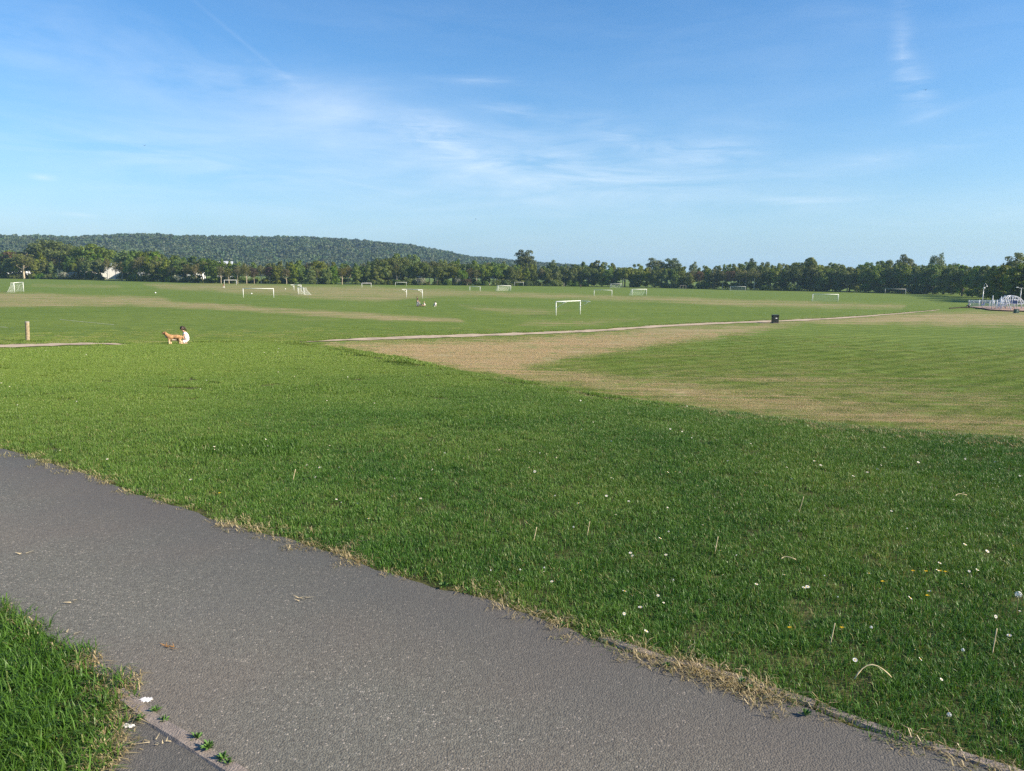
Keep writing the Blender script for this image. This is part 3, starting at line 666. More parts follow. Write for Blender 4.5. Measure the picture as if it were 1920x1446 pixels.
scl = rng.uniform(10, 21, len(P)) * np.where(scrub[keep], .5, 1.0)
o = scatter('distant_woodland', P, rots(len(P), .1), scl, wood_c, 6)
# a broken dark line of far trees beyond the right-hand belt, seen through its gaps
# ---------------------------------------------------------------- tree belt
BASE = [(-400, 520), (-60, 522), (0, 522.3), (150, 524.5), (330, 529.5), (420, 532), (700, 534), (960, 536), (1100, 537.5), (1280, 541), (1420, 544.5), (1560, 547), (1700, 550.5), (1790, 553.5), (1850, 561), (1900, 569), (2000, 571), (2120, 573.5), (2350, 579)]
TOPS = [(-400, 480), (0, 484), (30, 466), (60, 472), (75, 476), (140, 478), (160, 470), (205, 478), (225, 475), (255, 473), (290, 472), (310, 487), (335, 479), (370, 481), (390, 479), (420, 491), (500, 492), (600, 488), (650, 493), (690, 491), (720, 484), (750, 480), (780, 481), (830, 489), (900, 490), (940, 488), (960, 495), (1060, 497), (1115, 491), (1150, 493), (1200, 498), (1300, 503), (1350, 496), (1420, 493), (1480, 496), (1510, 486), (1540, 491), (1580, 493), (1620, 494), (1660, 489), (1700, 496), (1800, 497), (1870, 497), (1920, 491), (2100, 489), (2350, 485)]
lerp = lambda L, x: float(np.interp(x, [p[0] for p in L], [p[1] for p in L]))
def spot(px, back=0.0):
    P = on_field(px, lerp(BASE, px)); d = math.hypot(P[0], P[1]); k = (d + back) / d; x, y = P[0] * k, P[1] * k
    return x, y, float(z_field(x, y)), d + back
def height_for(px, top, d, z):
    dd = rays(px, top); return 1.6 + dd[2] / math.hypot(dd[0], dd[1]) * d - z
LAND = [(28, 'the netted goal at far left'), (118, 'the cream-blossomed hawthorn'), (215, 'the white warehouse gap'), (350, 'the pair of floodlight columns'), (432, 'the goal beside the walker in red'), (485, 'the broad white netless goal'), (565, 'the overlapping pair of goals'), (687, 'the tiny far goal'), (751, 'the goal left of the white hawthorn'), (785, 'the goal with the family in front'), (890, 'the narrow goal on the dry strip'), (945, 'the pale-netted goal'), (984, 'the tall spreading tree'), (1056, 'the grey kissing gate'), (1092, 'the person running by the belt'), (1130, 'the goal behind the nearest one'), (1157, 'the grey goal against the dark hedge'), (1198, 'the netted goal right of centre'), (1243, 'the twin rounded poplars'), (1281, 'the grey post frame'), (1383, 'the grey netted goal'), (1453, 'the black litter bin'), (1548, 'the large netted goal on the right'), (1678, 'the farthest right goal'), (1752, 'the narrow tall poplar'), (1843, 'the double-headed lamp post'), (1900, 'the climbing dome'), (2050, 'the far end of the playground')]
LOOK = {'oak': ['broad oak with a heavy rounded crown', 'dense rounded dark tree'], 'belt': ['bushy dark tree leafy to the ground', 'upright bushy green tree', 'full dark tree with a ragged top', 'leafy green tree', 'dark full-crowned tree'], 'airy': ['slender pale-trunked young tree with thin leaves', 'sparse pale-trunked olive tree', 'thin-leaved tree on a pale trunk'], 'poplar': ['tall airy grey-green tree'], 'bush': ['low dark green bush', 'rounded green bush'], 'hawthorn': ['white-flowering hawthorn bush'], 'russet': ['brownish thin-leaved tree']}
used = {}
TREES = []
def plant(kind, px, back, h, wscale=1.0, label=None, group=None, row='front'):
    x, y, z, d = spot(px, back)
    tm, cm = random.choice(PROTO[kind]); bush = kind in ('bush', 'hawthorn'); nm = 'bush' if bush else 'tree'
    if label is None:
        for best in sorted(LAND, key=lambda l: abs(l[0] - px))[:4]:
            off = px - best[0]; rel_ = 'behind' if abs(off) < 9 else ('a little left of' if off < -9 and off > -25 else 'left of' if off < 0 else 'a little right of' if off < 25 else 'right of')
            for lk in random.sample(LOOK[kind], len(LOOK[kind])):
                label = f'{lk}, {"" if row == "front" else "at the back, "}{rel_} {best[1]}'
                if label not in used: break
            if label not in used: break
        used[label] = used.get(label, 0) + 1
        words = label.split()
        if len(words) > 16: label = ' '.join(label.replace(' with a heavy rounded crown', '').replace(' leafy to the ground', '').replace(' with thin leaves', '').split()[:16])
    o = thing('hawthorn_bush' if kind == 'hawthorn' else nm, label, nm, (x, y, z), random.uniform(0, 6.28), group or ('bushes at the foot of the tree belt' if bush else 'trees of the belt around the field'))
    o.scale = (h * wscale, h * wscale, h)
    link('trunk', tm, o); link('crown', cm, o); TREES.append((px, kind, label))
    return o
rt = random.Random(5)
def zone(px):
    if px < 300: return ['belt', 'airy', 'belt', 'oak', 'airy', 'belt']
    if px < 690: return ['airy', 'belt', 'airy', 'airy', 'belt', 'airy', 'russet']
    if px < 940: return ['oak', 'belt', 'belt', 'oak', 'airy']
    if px < 1300: return ['belt', 'belt', 'airy', 'belt', 'oak', 'belt']
    if px < 1420: return ['airy', 'belt', 'airy', 'russet', 'belt']
    return ['belt', 'belt', 'belt', 'oak']
px = -70.0
while px < 1840:
    gap = 192 < px < 236 or 40 < px < 56
    x, y, z, d = spot(px); k = rt.choice(zone(px))
    if gap: k = 'airy'
    h = height_for(px, lerp(TOPS, px), d, z) * (rt.uniform(.70, .96) if px < 1300 else rt.uniform(.80, .98))
    plant(k, px, rt.uniform(-1, 4), h, rt.uniform(.85, 1.25) * (.7 if gap else 1)); px += rt.uniform(11, 18) * (1.25 if px > 1400 else 1)
px = -76.0
while px < 1840:
    b = rt.uniform(9, 22); x, y, z, d = spot(px, b); h = height_for(px, lerp(TOPS, px), d, z) * rt.uniform(.94, 1.06)
    z_ = zone(px); k = rt.choice([q for q in z_ if q != 'russet'])
    if not (194 < px < 236): plant(k if rt.random() < .6 else 'belt', px, b, h, rt.uniform(.95, 1.3), row='back')
    px += rt.uniform(13, 21)
# the belt bends towards the camera at the right
px = 1838
while px < 2110:
    for b in (0, 9):
        bb = b + rt.uniform(-2, 3); x, y, z, d = spot(px, bb); h = rt.uniform(11.0, 12.8)
        if px < 1925: h = min(h + 2, height_for(px, lerp(TOPS, px), d, z)) * rt.uniform(.93, 1.0)
        plant('belt', px, bb, h, rt.uniform(1.0, 1.25), label=None if px < 1990 else 'bushy dark tree beyond the right end of the playground')
    px += rt.uniform(18, 26)
# bushes along the foot
px = -70.0
while px < 1800:
    if not (196 < px < 234) and not (1000 < px < 1800 and rt.random() < .45) and not (400 < px < 690 and rt.random() < .25):
        plant('bush', px, rt.uniform(6, 14) if 400 < px < 690 else rt.uniform(-4, 2), rt.uniform(2.6, 4.6), rt.uniform(.9, 1.3))
    px += rt.uniform(13, 22)
# trees that stand out
SPEC = [('oak', 102, 26, 443, 80, 'tallest dark oak with a broad domed crown, left of the domed oak by the warehouse'), ('oak', 138, 24, 463, 62, 'dark oak of middle height between the two tallest domed oaks at left'), ('oak', 178, 24, 451, 68, 'big domed dark oak, right of the tallest oak and above the white warehouse'),
 ('oak', 252, 24, 464, 58, 'wide dark oak right of the white warehouse, left one of two touching crowns'), ('oak', 288, 24, 465, 56, 'wide dark oak right of the white warehouse, right one of two touching crowns'), ('russet', 32, 12, 463, 56, 'brownish-topped tree standing by the left edge above the netted goal'),
 ('airy', 46, -3, 470, 44, 'bare-looking pale-branched tree in front of the belt at far left'), ('oak', 387, 14, 479, 28, 'small dark round-topped tree just right of the floodlight columns'),
 ('oak', 600, 18, 485, 34, 'brownish broad tree rising over the belt below the hill scrub'), ('oak', 718, 18, 481, 46, 'dark broad tree below the hill slope, left of the conifer'), ('belt', 745, 24, 474, 34, 'dark conifer-like pointed tree over the belt below the hill'), ('oak', 775, 20, 480, 40, 'yellow-green broad tree right of the dark pointed tree'), ('oak', 838, 16, 488, 60, 'broad low dark oak behind the family'),
 ('poplar', 984, 30, 461, 54, 'tall spreading grey-green tree standing above the belt near the middle'), ('poplar', 1035, 22, 482, 26, 'small grey-green treetop right of the tall spreading tree'), ('belt', 1119, 14, 489, 24, 'pointed dark treetop above the netless goal right of the middle'),
 ('poplar', 1227, 34, 477, 44, 'rounded pale poplar, left one of the twin poplars above the belt'), ('poplar', 1259, 34, 478, 46, 'rounded pale poplar, right one of the twin poplars above the belt'), ('poplar', 1299, 34, 485, 20, 'small grey treetop just right of the twin rounded poplars'),
 ('poplar', 1407, 34, 478, 28, 'small round treetop rising above the belt over the grey netted goal'), ('belt', 1513, 8, 484, 52, 'bright bushy tree, tallest in its stretch of the right-hand belt'), ('poplar', 1652, 26, 482, 26, 'small pointed treetop left of the round poplar above the right goal'), ('poplar', 1692, 34, 469, 40, 'round airy poplar rising high above the farthest right goal'),
 ('poplar', 1752, 34, 467, 29, 'narrow tall poplar left of the lamp posts, above the belt'), ('poplar', 1779, 40, 488, 34, 'pale thin treetop just right of the narrow tall poplar'), ('poplar', 1897, 42, 464, 48, 'airy grey-green poplar high above the climbing dome'),
 ('hawthorn', 788, -5, 519, 22, 'white-blossomed hawthorn bush behind the family on the field'), ('hawthorn', 858, -2, 514, 12, 'pale-blossomed hawthorn left of the reddish bush'), ('russet', 876, -5, 521, 20, 'reddish-brown low bush at the foot of the belt'), ('hawthorn', 130, -4, 508, 30, 'cream-blossomed hawthorn left of the white warehouse'), ('hawthorn', 335, -4, 515, 16, 'cream-blossomed hawthorn below the floodlight columns')]
for kind, px, back, top, wpx, label in SPEC:
    x, y, z, d = spot(px, back); h = height_for(px, top, d, z)
    natural = {'oak': .95, 'belt': .62, 'airy': .52, 'poplar': .58, 'russet': .62, 'hawthorn': 1.5}[kind]
    plant(kind, px, back, h, (wpx / F * d) / (h * natural), label=label)

# ---------------------------------------------------------------- lower path
LOW_PX = [(-260, 655), (-60, 651), (0, 650), (60, 648.3), (120, 646.3), (200, 644.8), (245, 648), (310, 651.5), (420, 651.5), (500, 648), (555, 643), (620, 639), (700, 636), (800, 632.3), (900, 629.2), (1000, 625.8), (1060, 623.0), (1130, 620.0), (1200, 614.5), (1300, 608.5), (1400, 604.5), (1500, 601), (1600, 595.3), (1700, 587.2), (1762, 581.3)]
HALF_PX = [(-260, 3.2), (0, 3.0), (200, 1.2), (550, .25), (590, .5), (640, 1.5), (700, 2.1), (800, 2.5), (1000, 1.9), (1200, 1.9), (1400, 1.5), (1600, 1.2), (1762, .4)]
m_grit = plain('pale_grit', (.44, .345, .245), .9, .2, var=.3, scale=.8, bump=.3)
LP = smooth_line(LOW_PX, 2); V = []; Fc = []; UP = []
for i, (a, b) in enumerate(LP):
    hp = float(np.interp(a, [p[0] for p in HALF_PX], [p[1] for p in HALF_PX])) * (1 + .2 * math.sin(i * 1.7) + .18 * math.sin(i * 4.1))
    p0, p1 = on_field(a, b + hp), on_field(a, b - hp); UP.append((p1[0], p1[1]))
    for q in range(5):
        P = p0 + (p1 - p0) * q / 4; V.append((P[0], P[1], float(terrain(P[0:1], P[1:2])[0][0]) + .05))
for i in range(len(LP) - 1):
    for q in range(4): Fc.append((i * 5 + q, i * 5 + 5 + q, i * 5 + 6 + q, i * 5 + 1 + q))
me = bpy.data.meshes.new('lower_path'); me.from_pydata(V, [], Fc); me.materials.append(m_grit); me.update()
if me.polygons[0].normal.z < 0: me.flip_normals()
tag(link('lower_path', me), kind='structure')
# longer grass lip along its far side
rough_c = protos('rough_tuft', [blade_patch(f'rough_tuft_{i}', 220, .35, .20, .022, m_lush, .7, 150 + i) for i in range(4)])
pts = [p for p in dense(UP, .25) if True]; pts = np.array(pts); n = len(pts); pxx, _, _ = project(np.stack([pts[:, 0], pts[:, 1], z_field(pts[:, 0], pts[:, 1])], 1))
wgt = np.interp(pxx, [-300, 120, 260, 560, 640, 900, 960, 1060, 1090, 1250, 1400, 1560, 1800], [.5, .5, .9, .9, .3, .4, .9, .8, .5, .7, .3, .4, .1])
keep = rng.uniform(0, 1, n) < wgt; pts = pts[keep] + rng.normal(0, .12, (keep.sum(), 2)) + np.array([0, .3])
put('rough_grass', pts[:, 0], pts[:, 1], rough_c, 4, .6, 1.1)

# ---------------------------------------------------------------- white pitch lines
m_line = plain('pitch_paint', (.50, .52, .42), .9, .1, var=.3, scale=2.0)
def pitch_line(pa, pb, w, label):
    a, b = on_field(*pa), on_field(*pb); L = math.hypot(b[0] - a[0], b[1] - a[1]); nx, ny = -(b[1] - a[1]) / L * w / 2, (b[0] - a[0]) / L * w / 2; n = 24; V = []
    for i in range(n + 1):
        f = i / n; x, y = a[0] + (b[0] - a[0]) * f, a[1] + (b[1] - a[1]) * f; k = random.uniform(.6, 1.2)
        for s in (-1, 1): xx, yy = x + s * nx * k, y + s * ny * k; V.append((xx, yy, float(terrain(np.array([xx]), np.array([yy]))[0][0]) + .03))
    o = MB().add(V, [(2 * i, 2 * i + 1, 2 * i + 3, 2 * i + 2) for i in range(n)]).build('pitch_line', m_line); tag(o, kind='structure')
pitch_line((112, 599.5), (214, 609.5), .14, ''); pitch_line((-30, 611), (14, 614.5), .14, '')

# ---------------------------------------------------------------- goals
m_white = plain('white_goal_paint', (.82, .82, .78), .45, .4, var=.05, scale=1.5)
m_grey = plain('weathered_goal_paint', (.56, .57, .55), .55, .3, var=.12, scale=1.5)
m_net = plain('net_cord', (.72, .74, .70), .8, .1, var=.05)
m_netg = plain('green_net_cord', (.42, .52, .44), .8, .1, var=.05)
def goal(label, pl, pr, hpx, W=7.32, sign=1, H=None, net=None, brackets=0, mat=None, back=1.6, thick=.07, dense_net=.26):
    """pl, pr: foot of the left and the right post in the frame; sign +1: right post is the farther one"""
    mat = mat or m_white; cx, cy = (pl[0] + pr[0]) / 2, (pl[1] + pr[1]) / 2; P = on_field(cx, cy); d = float((P - EYE) @ _f)
    H = H or hpx / F * d; lat = abs(pr[0] - pl[0]) / F * d; W = max(W * H / 2.44, lat * 1.02); yaw = sign * math.acos(min(1, lat / W))
    a = math.atan2(P[0], P[1]); g = thing('goal', label, 'goal', (P[0], P[1], float(z_field(P[0], P[1]))), -a + yaw if False else yaw - a * .0, 'goals on the playing field')
    slope = -FN[0] * math.cos(yaw) - FN[1] * math.sin(yaw)
    for s in (-1, 1):
        z0 = s * W / 2 * slope; MB().tube([(s * W / 2, 0, z0 - .15), (s * W / 2, 0, H + z0)], thick, 10).build('post', mat, g, True)
    MB().tube([(-W / 2 - thick, 0, H - W / 2 * slope), (W / 2 + thick, 0, H + W / 2 * slope)], thick * .95, 10).build('crossbar', mat, g, True)
    if brackets:
        for s in (-1, 1):
            zt = H + s * W / 2 * slope; MB().tube([(s * W / 2, 0, zt - .04), (s * W / 2, brackets, zt - .04), (s * W / 2, brackets * 1.08, zt - .16)], .045, 8).tube([(s * W / 2, brackets * .95, zt - .06), (s * W / 2, 0, zt - abs(brackets) * .55)], .035, 8).build('net_bracket', mat, g, True)
    if net:
        top = .75 * np.sign(back); mb = MB(); nz = 10
        prof = [(f * top, H - .02) for f in (0, .5, 1)] + [(top + (back - top) * f ** 1.8, (H - .02) * (1 - f)) for f in np.linspace(.12, 1, nz)]
        ns = max(8, int(W / dense_net)); wd = .013
        def ribbon(p, q, side): # flat cord, thin box
            p, q = Vector(p), Vector(q); s_ = Vector(side) * wd / 2; mb.add([p - s_, p + s_, q + s_, q - s_], [(0, 1, 2, 3)])
        for k in range(ns + 1):
            xx = -W / 2 + W * k / ns; zz = xx * slope
            for (y0, z0), (y1, z1) in zip(prof[:-1], prof[1:]): ribbon((xx, y0, z0 + zz), (xx, y1, z1 + zz), (1, 0, 0))
        fine_prof = [prof[0]] + [((1 - f) * prof[i][0] + f * prof[i + 1][0], (1 - f) * prof[i][1] + f * prof[i + 1][1]) for i in range(len(prof) - 1) for f in (.5, 1)]
        for (y0, z0) in fine_prof: ribbon((-W / 2, y0, z0 - W / 2 * slope), (W / 2, y0, z0 + W / 2 * slope), (0, .3, .95))
        for s in (-1, 1):
            xx = s * W / 2; zz = xx * slope
            for (y0, z0) in fine_prof[3:]: ribbon((xx, 0, z0 + zz), (xx, y0, z0 + zz), (0, 0, 1))
            for f in np.linspace(.1, .95, 7): ribbon((xx, f * back, zz), (xx, f * back, zz + min(H, H * (1 - max(0, (f * abs(back) - .75) / max(.01, abs(back) - .75)) ** .55))), (0, 1, 0))
        mb.build('net', net, g)
        for s in (-1, 1): MB().tube([(s * W / 2, y0, z0 + s * W / 2 * slope) for y0, z0 in prof[::2] + [prof[-1]]], .025, 6).build('net_support', mat, g, True)
    return g
goal('white netted goal seen almost end-on at the far left, beside the brown strip', (27.8, 547.6), (44.6, 548.2), 18, sign=-1, net=m_net, back=-1.9)
goal('small far white netless goal next to the runner in red, before pale trunks', (425.8, 534.8), (438.8, 535.1), 9.6, sign=1)
goal('broad white netless goal seen square-on in the middle of the left field', (458.4, 558.2), (511.6, 558.4), 17)
goal('white goal with net brackets behind the netted goal, left of middle', (547.6, 545.0), (568.5, 545.6), 11, sign=-1, brackets=-1.2)
goal('white netted goal overlapping a bracketed goal behind it, left of middle', (554.3, 552.3), (574.6, 552.8), 13, sign=-1, net=m_net, back=2.2)
goal('tiny far white goal on the pale dry strip under the dark trees', (680.9, 539.5), (693.9, 539.8), 8.6, sign=1)
goal('far grey-white netless goal left of the white hawthorn bush', (742.9, 537.6), (761.2, 537.9), 8.2, sign=1, mat=m_grey)
goal('white goal with net brackets standing just behind the family group', (759.8, 559.0), (794.2, 559.9), 16.4, sign=-1, brackets=-1.4)
goal('narrow white netless goal on the dry strip, left of the pale-netted goal', (880.4, 546.5), (900.7, 547.0), 9.2, sign=-1)
goal('white goal with pale net between the narrow goal and the grey one', (934.2, 545.7), (957.6, 546.0), 10, sign=1, net=m_net, back=1.8)
goal('far grey netless goal against the dark base of the belt, centre', (964.8, 536.8), (981.8, 537.0), 7.6, sign=1, mat=m_grey)
goal('nearest and largest white netless goal, right of the middle by the path', (1040.6, 591.6), (1090.4, 590.8), 26.2, sign=1, brackets=-1.9)
goal('white netless goal on the dry strip behind the nearest goal', (1114.7, 555.4), (1146.2, 556.0), 11.6, sign=-1)
goal('grey-white far goal against the dark belt, right of the running person', (1144.8, 540.1), (1166.6, 540.3), 8, sign=1, mat=m_grey, net=m_netg)
goal('white goal with green-grey net on the dry strip right of centre', (1183.5, 554.3), (1213.8, 554.9), 12, sign=1, net=m_netg, back=1.8)
goal('grey netted goal in front of the belt, below the small round treetop', (1369.8, 545.9), (1396.8, 546.2), 8.6, sign=-1, mat=m_grey, net=m_netg)
goal('large white goal with green-grey net on the right, above the bin', (1525.2, 565.0), (1569.4, 566.2), 13.6, sign=-1, net=m_netg, back=2.0)
goal('farthest right grey-white goal standing before the dark belt', (1660.9, 551.8), (1695.6, 552.6), 10.2, sign=-1, mat=m_grey)

# ---------------------------------------------------------------- buildings behind the trees at left
m_clad = plain('white_cladding', (.78, .78, .76), .5, .4, var=.04, scale=.4)
m_roofm = plain('pale_metal_roof', (.62, .64, .66), .45, .5, var=.05, scale=.4)
m_dark = plain('dark_opening', (.03, .035, .04), .4, .5)
def warehouse(label, pxa, pxb, top, back, depth, bays, turn=0.0):
    xa, ya, za, da = spot(pxa, back); xb, yb, zb, db = spot(pxb, back); L = math.hypot(xb - xa, yb - ya); rz = math.atan2(yb - ya, xb - xa) + turn
    h = height_for((pxa + pxb) / 2, top, (da + db) / 2, (za + zb) / 2)
    w = thing('warehouse', label, 'warehouse', ((xa + xb) / 2, (ya + yb) / 2, min(za, zb) - .3), rz)
    he = h * .86
    for k in range(bays):
        f0 = -L / 2 + L * k / bays; MB().box((f0 + L / bays / 2, 0, he / 2), (L / bays - .12, .3, he)).build('cladding_panel', m_clad, w)
    MB().box((0, depth / 2 + .2, he / 2), (L - .3, depth, he - .1)).build('wall', m_clad, w)
    mb = MB(); o_ = .5; mb.add([(-L / 2 - o_, -o_, he), (L / 2 + o_, -o_, he), (L / 2 + o_, depth / 2, h), (-L / 2 - o_, depth / 2, h), (-L / 2 - o_, depth + o_, he), (L / 2 + o_, depth + o_, he), (-L / 2 - o_, -o_, he + .25), (L / 2 + o_, -o_, he + .25), (L / 2 + o_, depth / 2, h + .25), (-L / 2 - o_, depth / 2, h + .25), (-L / 2 - o_, depth + o_, he + .25), (L / 2 + o_, depth + o_, he + .25)],
        [(6, 7, 8, 9), (9, 8, 11, 10), (0, 3, 2, 1), (3, 4, 5, 2), (0, 1, 7, 6), (4, 10, 11, 5), (0, 6, 9, 3), (3, 9, 10, 4), (1, 2, 8, 7), (2, 5, 11, 8)]); mb.build('roof', m_roofm, w)
    for f in (-.28, .22):
        dr = MB().box((L * f, -.2, 2.2), (4.2, .12, 4.4)).build('loading_door', m_roofm, w); MB().box((L * f, -.275, .5), (4.0, .03, .12)).build('handle', m_dark, dr)
    return w
warehouse('white warehouse showing through the gap between tree trunks at left', 176, 262, 492, 62, 24, 12, R(42))
warehouse('white warehouse roof glimpsed between the dark oaks right of the gap', 262, 345, 492, 70, 20, 8, R(30))
warehouse('white warehouse peeping from behind the trees at the left edge', -90, 62, 481, 62, 26, 10, R(20))
warehouse('long low white building showing above the belt left of the middle', 408, 436, 489.5, 75, 14, 4, R(25))
m_steel = plain('galvanised_steel', (.50, .52, .54), .4, .5, metal=.3, var=.06, scale=2)
m_lamp = plain('lamp_glass', (.80, .80, .76), .3, .5, var=.03)
for i, (px, top) in enumerate([(340, 496), (350.5, 498), (366, 498)]):
    x, y, z, d = spot(px, 22); h = height_for(px, top, d, z)
    l = thing('floodlight_column', ['thin pale floodlight column rising left of the other two', 'pale floodlight column with a wide head, middle of the three', 'pale floodlight column on the right of the three'][i], 'light column', (x, y, z), 0, 'floodlight columns behind the belt')
    MB().tube([(0, 0, -.2), (0, 0, h)], [.16, .09], 8).build('column', m_steel, l, True); MB().box((0, -.2, h + .15), (2.0, .5, .45), bev=.06).build('lamp_head', m_lamp, l)

# ---------------------------------------------------------------- gate frames by the belt
m_wood_grey = plain('weathered_wood', (.30, .27, .23), .85, .1, var=.25, scale=3)
for px0, px1, top, base, lab in [(1054, 1058.2, 530.6, 537.2, 'pale grey kissing gate at the foot of the dark belt'), (1275.2, 1286, 535, 542.4, 'grey post frame standing under the trees right of the twin poplars')]:
    P = on_field((px0 + px1) / 2, base); d = float((P - EYE) @ _f); Wd = (px1 - px0) / F * d; Hh = (base - top) / F * d
    g = thing('gate_frame', lab, 'gate', tuple(P), 0)
    n = 3
    for k in range(n): MB().box((-Wd / 2 + Wd * k / (n - 1), 0, Hh / 2 - .1), (.18, .18, Hh + .2), bev=.02).build('post', m_wood_grey, g)
    for f in ((.93,) if Wd > 2 else (.3, .6, .9)): MB().box((0, -.13, Hh * f), (Wd, .06, .16), bev=.01).build('rail', m_wood_grey, g)

# ---------------------------------------------------------------- wooden marker post
m_post = plain('round_timber', (.34, .27, .17), .85, .15, var=.35, scale=7, bump=.5)
def on_ground(px, py):
    """first hit of a pixel with the terrain"""
    d = rays(px, py); tt = np.geomspace(2, 900, 9000); P = EYE + d * tt[:, None]; z, _ = terrain(P[:, 0], P[:, 1]); i = int(np.argmax(P[:, 2] < z)); return np.array([P[i, 0], P[i, 1], z[i]])
P = on_ground(52.2, 640.0); d = float((P - EYE) @ _f); h = 37 / F * d
o = thing('marker_post', 'weathered round wooden post standing beside the lower path at left', 'post', tuple(P)); r_ = 3.6 / F * d
MB().lathe([(0, -.3), (r_, -.3), (r_, 0), (r_ * .97, h * .5), (r_ * .98, h * .94)], 16).build('shaft', m_post, o, True); MB().lathe([(r_ * 1.02, h * .94), (r_ * 1.02, h * .985), (r_ * .85, h), (0, h * 1.003)], 16).build('post_cap', m_wood_grey, o, True)
for c in o.children: c.rotation_euler = (0, R(3), 0)
pts = np.array([[P[0] + random.gauss(0, .9), P[1] + random.gauss(0, .35)] for _ in range(60)]); put('post_grass', pts[:, 0], pts[:, 1], lush_c, 4, 1.5, 3.0)

# ---------------------------------------------------------------- litter bins
m_black = plain('black_bin_paint', (.012, .013, .014), .35, .5, var=.1, scale=4)
m_badge = plain('white_badge', (.75, .75, .72), .5, .3, var=.02)
m_bgreen = plain('green_bin_paint', (.012, .055, .035), .4, .5, var=.1, scale=4)
def bin_at(px, py, hpx, wpx, mat, label):
    P = on_ground(px, py); d = float((P - EYE) @ _f); h, w = hpx / F * d, wpx / F * d
    b = thing('litter_bin', label, 'litter bin', tuple(P), R(8))
    MB().box((0, 0, .035), (w * 1.25, w * 1.25, .07), bev=.01).build('plinth', m_conc, b)
    MB().box((0, 0, .07 + h * .34), (w, w * .9, h * .68), bev=.03).build('body', mat, b)
    for sx_ in (-1, 1):
        for sy in (-1, 1): MB().box((sx_ * w * .44, sy * w * .39, .07 + h * .76), (w * .14, w * .14, h * .20)).build('corner_post', mat, b)
    MB().box((0, 0, h * .93), (w * 1.06, w * .96, h * .15), bev=.03).build('hood', mat, b); MB().box((0, 0, h * .76), (w * .80, w * .72, h * .24)).build('liner', m_dark, b)
    MB().box((0, -w * .45 - .008, h * .60), (w * .3, .012, h * .09)).build('badge', m_badge, b); return b
bin_at(1453, 606.2, 15.8, 10.2, m_black, 'black litter bin with a small white badge beside the lower path')
bin_at(1905.2, 587.5, 7.6, 6.6, m_bgreen, 'dark green litter bin on the grass in front of the playground')

# ---------------------------------------------------------------- footballs
m_ball = plain('football_white', (.80, .80, .78), .5, .3, var=.05)
for px, py, lab in [(535.2, 542.9, 'white football on the far dry strip between two goals'), (471.8, 551.9, 'white football lying inside the broad netless goal'), (291.5, 550.3, 'white football on the grass right of the brown strip')]:
    P = on_field(px, py); MB().ball((0, 0, .19), .2, 12, 8).build('football', m_ball, None, True, loc=tuple(P)); tag(C.objects[-1], lab, 'football', 'footballs on the field')

# ---------------------------------------------------------------- playground
m_chip = plain('wood_chip', (.36, .25, .20), .95, .05, var=.3, scale=1.2, bump=.5)
m_tube = plain('pale_play_steel', (.60, .62, .65), .35, .5, var=.06, scale=1.0)
m_blue = plain('blue_railing_paint', (.16, .24, .36), .45, .4, var=.12, scale=1.0)
m_blued = plain('dark_blue_play_panel', (.03, .06, .17), .4, .5, var=.1, scale=1.0)
m_timb = plain('dark_edging_timber', (.035, .028, .02), .9, .1, var=.3, scale=3)
CH_PX = [(1822, 575.5), (1850, 575), (1900, 575.5), (1960, 576.5), (2040, 579), (2040, 588), (1960, 585.8), (1915, 584.4), (1890, 583.8), (1858, 582.3), (1842, 579.6), (1826, 577.6)]
chip = [tuple(on_field(*p)) for p in CH_PX]
MB().add([(a, b, c + .06) for a, b, c in chip], [tuple(range(len(chip)))]).build('playground_surface', m_chip); so_ = C.objects[-1]; tag(so_, kind='structure')
if so_.data.polygons[0].normal.z < 0: so_.data.flip_normals()
edge_px = [(1780, 579.2), (1800, 577.8), (1826, 577.9), (1842, 580.0), (1858, 582.7), (1890, 584.2), (1915, 584.8), (1960, 586.2)]
eb = bpy.data.objects.new('playground_kerb', None); C.objects.link(eb); tag(eb, kind='structure')
for p, q in zip(edge_px[:-1], edge_px[1:]):
    a, b = on_field(*p), on_field(*q); L = math.hypot(b[0] - a[0], b[1] - a[1]); m_ = (a + b) / 2
    MB().box((0, 0, .05), (L - .04, .14, .42), bev=.02).build('edging_board', m_timb, eb, loc=tuple(m_), rot=(0, -math.atan2(b[2] - a[2], L), math.atan2(b[1] - a[1], b[0] - a[0])))
def pgpt(px, py): return on_field(px, py)
# railing
rail_px = [(1815.6, 575.4), (1836, 575.0), (1862, 574.6), (1900, 574.6), (1960, 575.4)]
for i, (p, q) in enumerate(zip(rail_px[:-1], rail_px[1:])):
    a, b = pgpt(*p), pgpt(*q); L = math.hypot(b[0] - a[0], b[1] - a[1]); h = 12.2 / F * 190
    f = thing('playground_railing', ['blue-grey railing at the left end of the playground', 'blue-grey railing behind the double-headed lamp post', 'blue-grey railing behind the climbing dome', 'blue-grey railing at the right end of the playground'][i], 'railing', tuple(a), math.atan2(b[1] - a[1], b[0] - a[0]), 'railings round the playground')
    sl_ = (b[2] - a[2]) / L
    for z in (.12, h - .08): MB().box((L / 2, 0, z + sl_ * L / 2), (L - .1, .05, .05)).build('rail', m_blue, f, rot=(0, 0, 0))
    for s in (0.0, L - .05): MB().tube([(s, 0, -.2), (s, 0, h + .1)], .05, 8).build('post', m_tube, f, True)
    k = 0; n = int(L / .19); bar = MB().tube([(0, 0, .08), (0, 0, h)], .022, 5).mesh('bar', m_blue, True); pale = MB().tube([(0, 0, .08), (0, 0, h)], .03, 5).mesh('bar', m_tube, True)
    for k in range(1, n): link('bar', pale if k % 12 == 0 else bar, f, loc=(L * k / n, 0, sl_ * L * k / n))
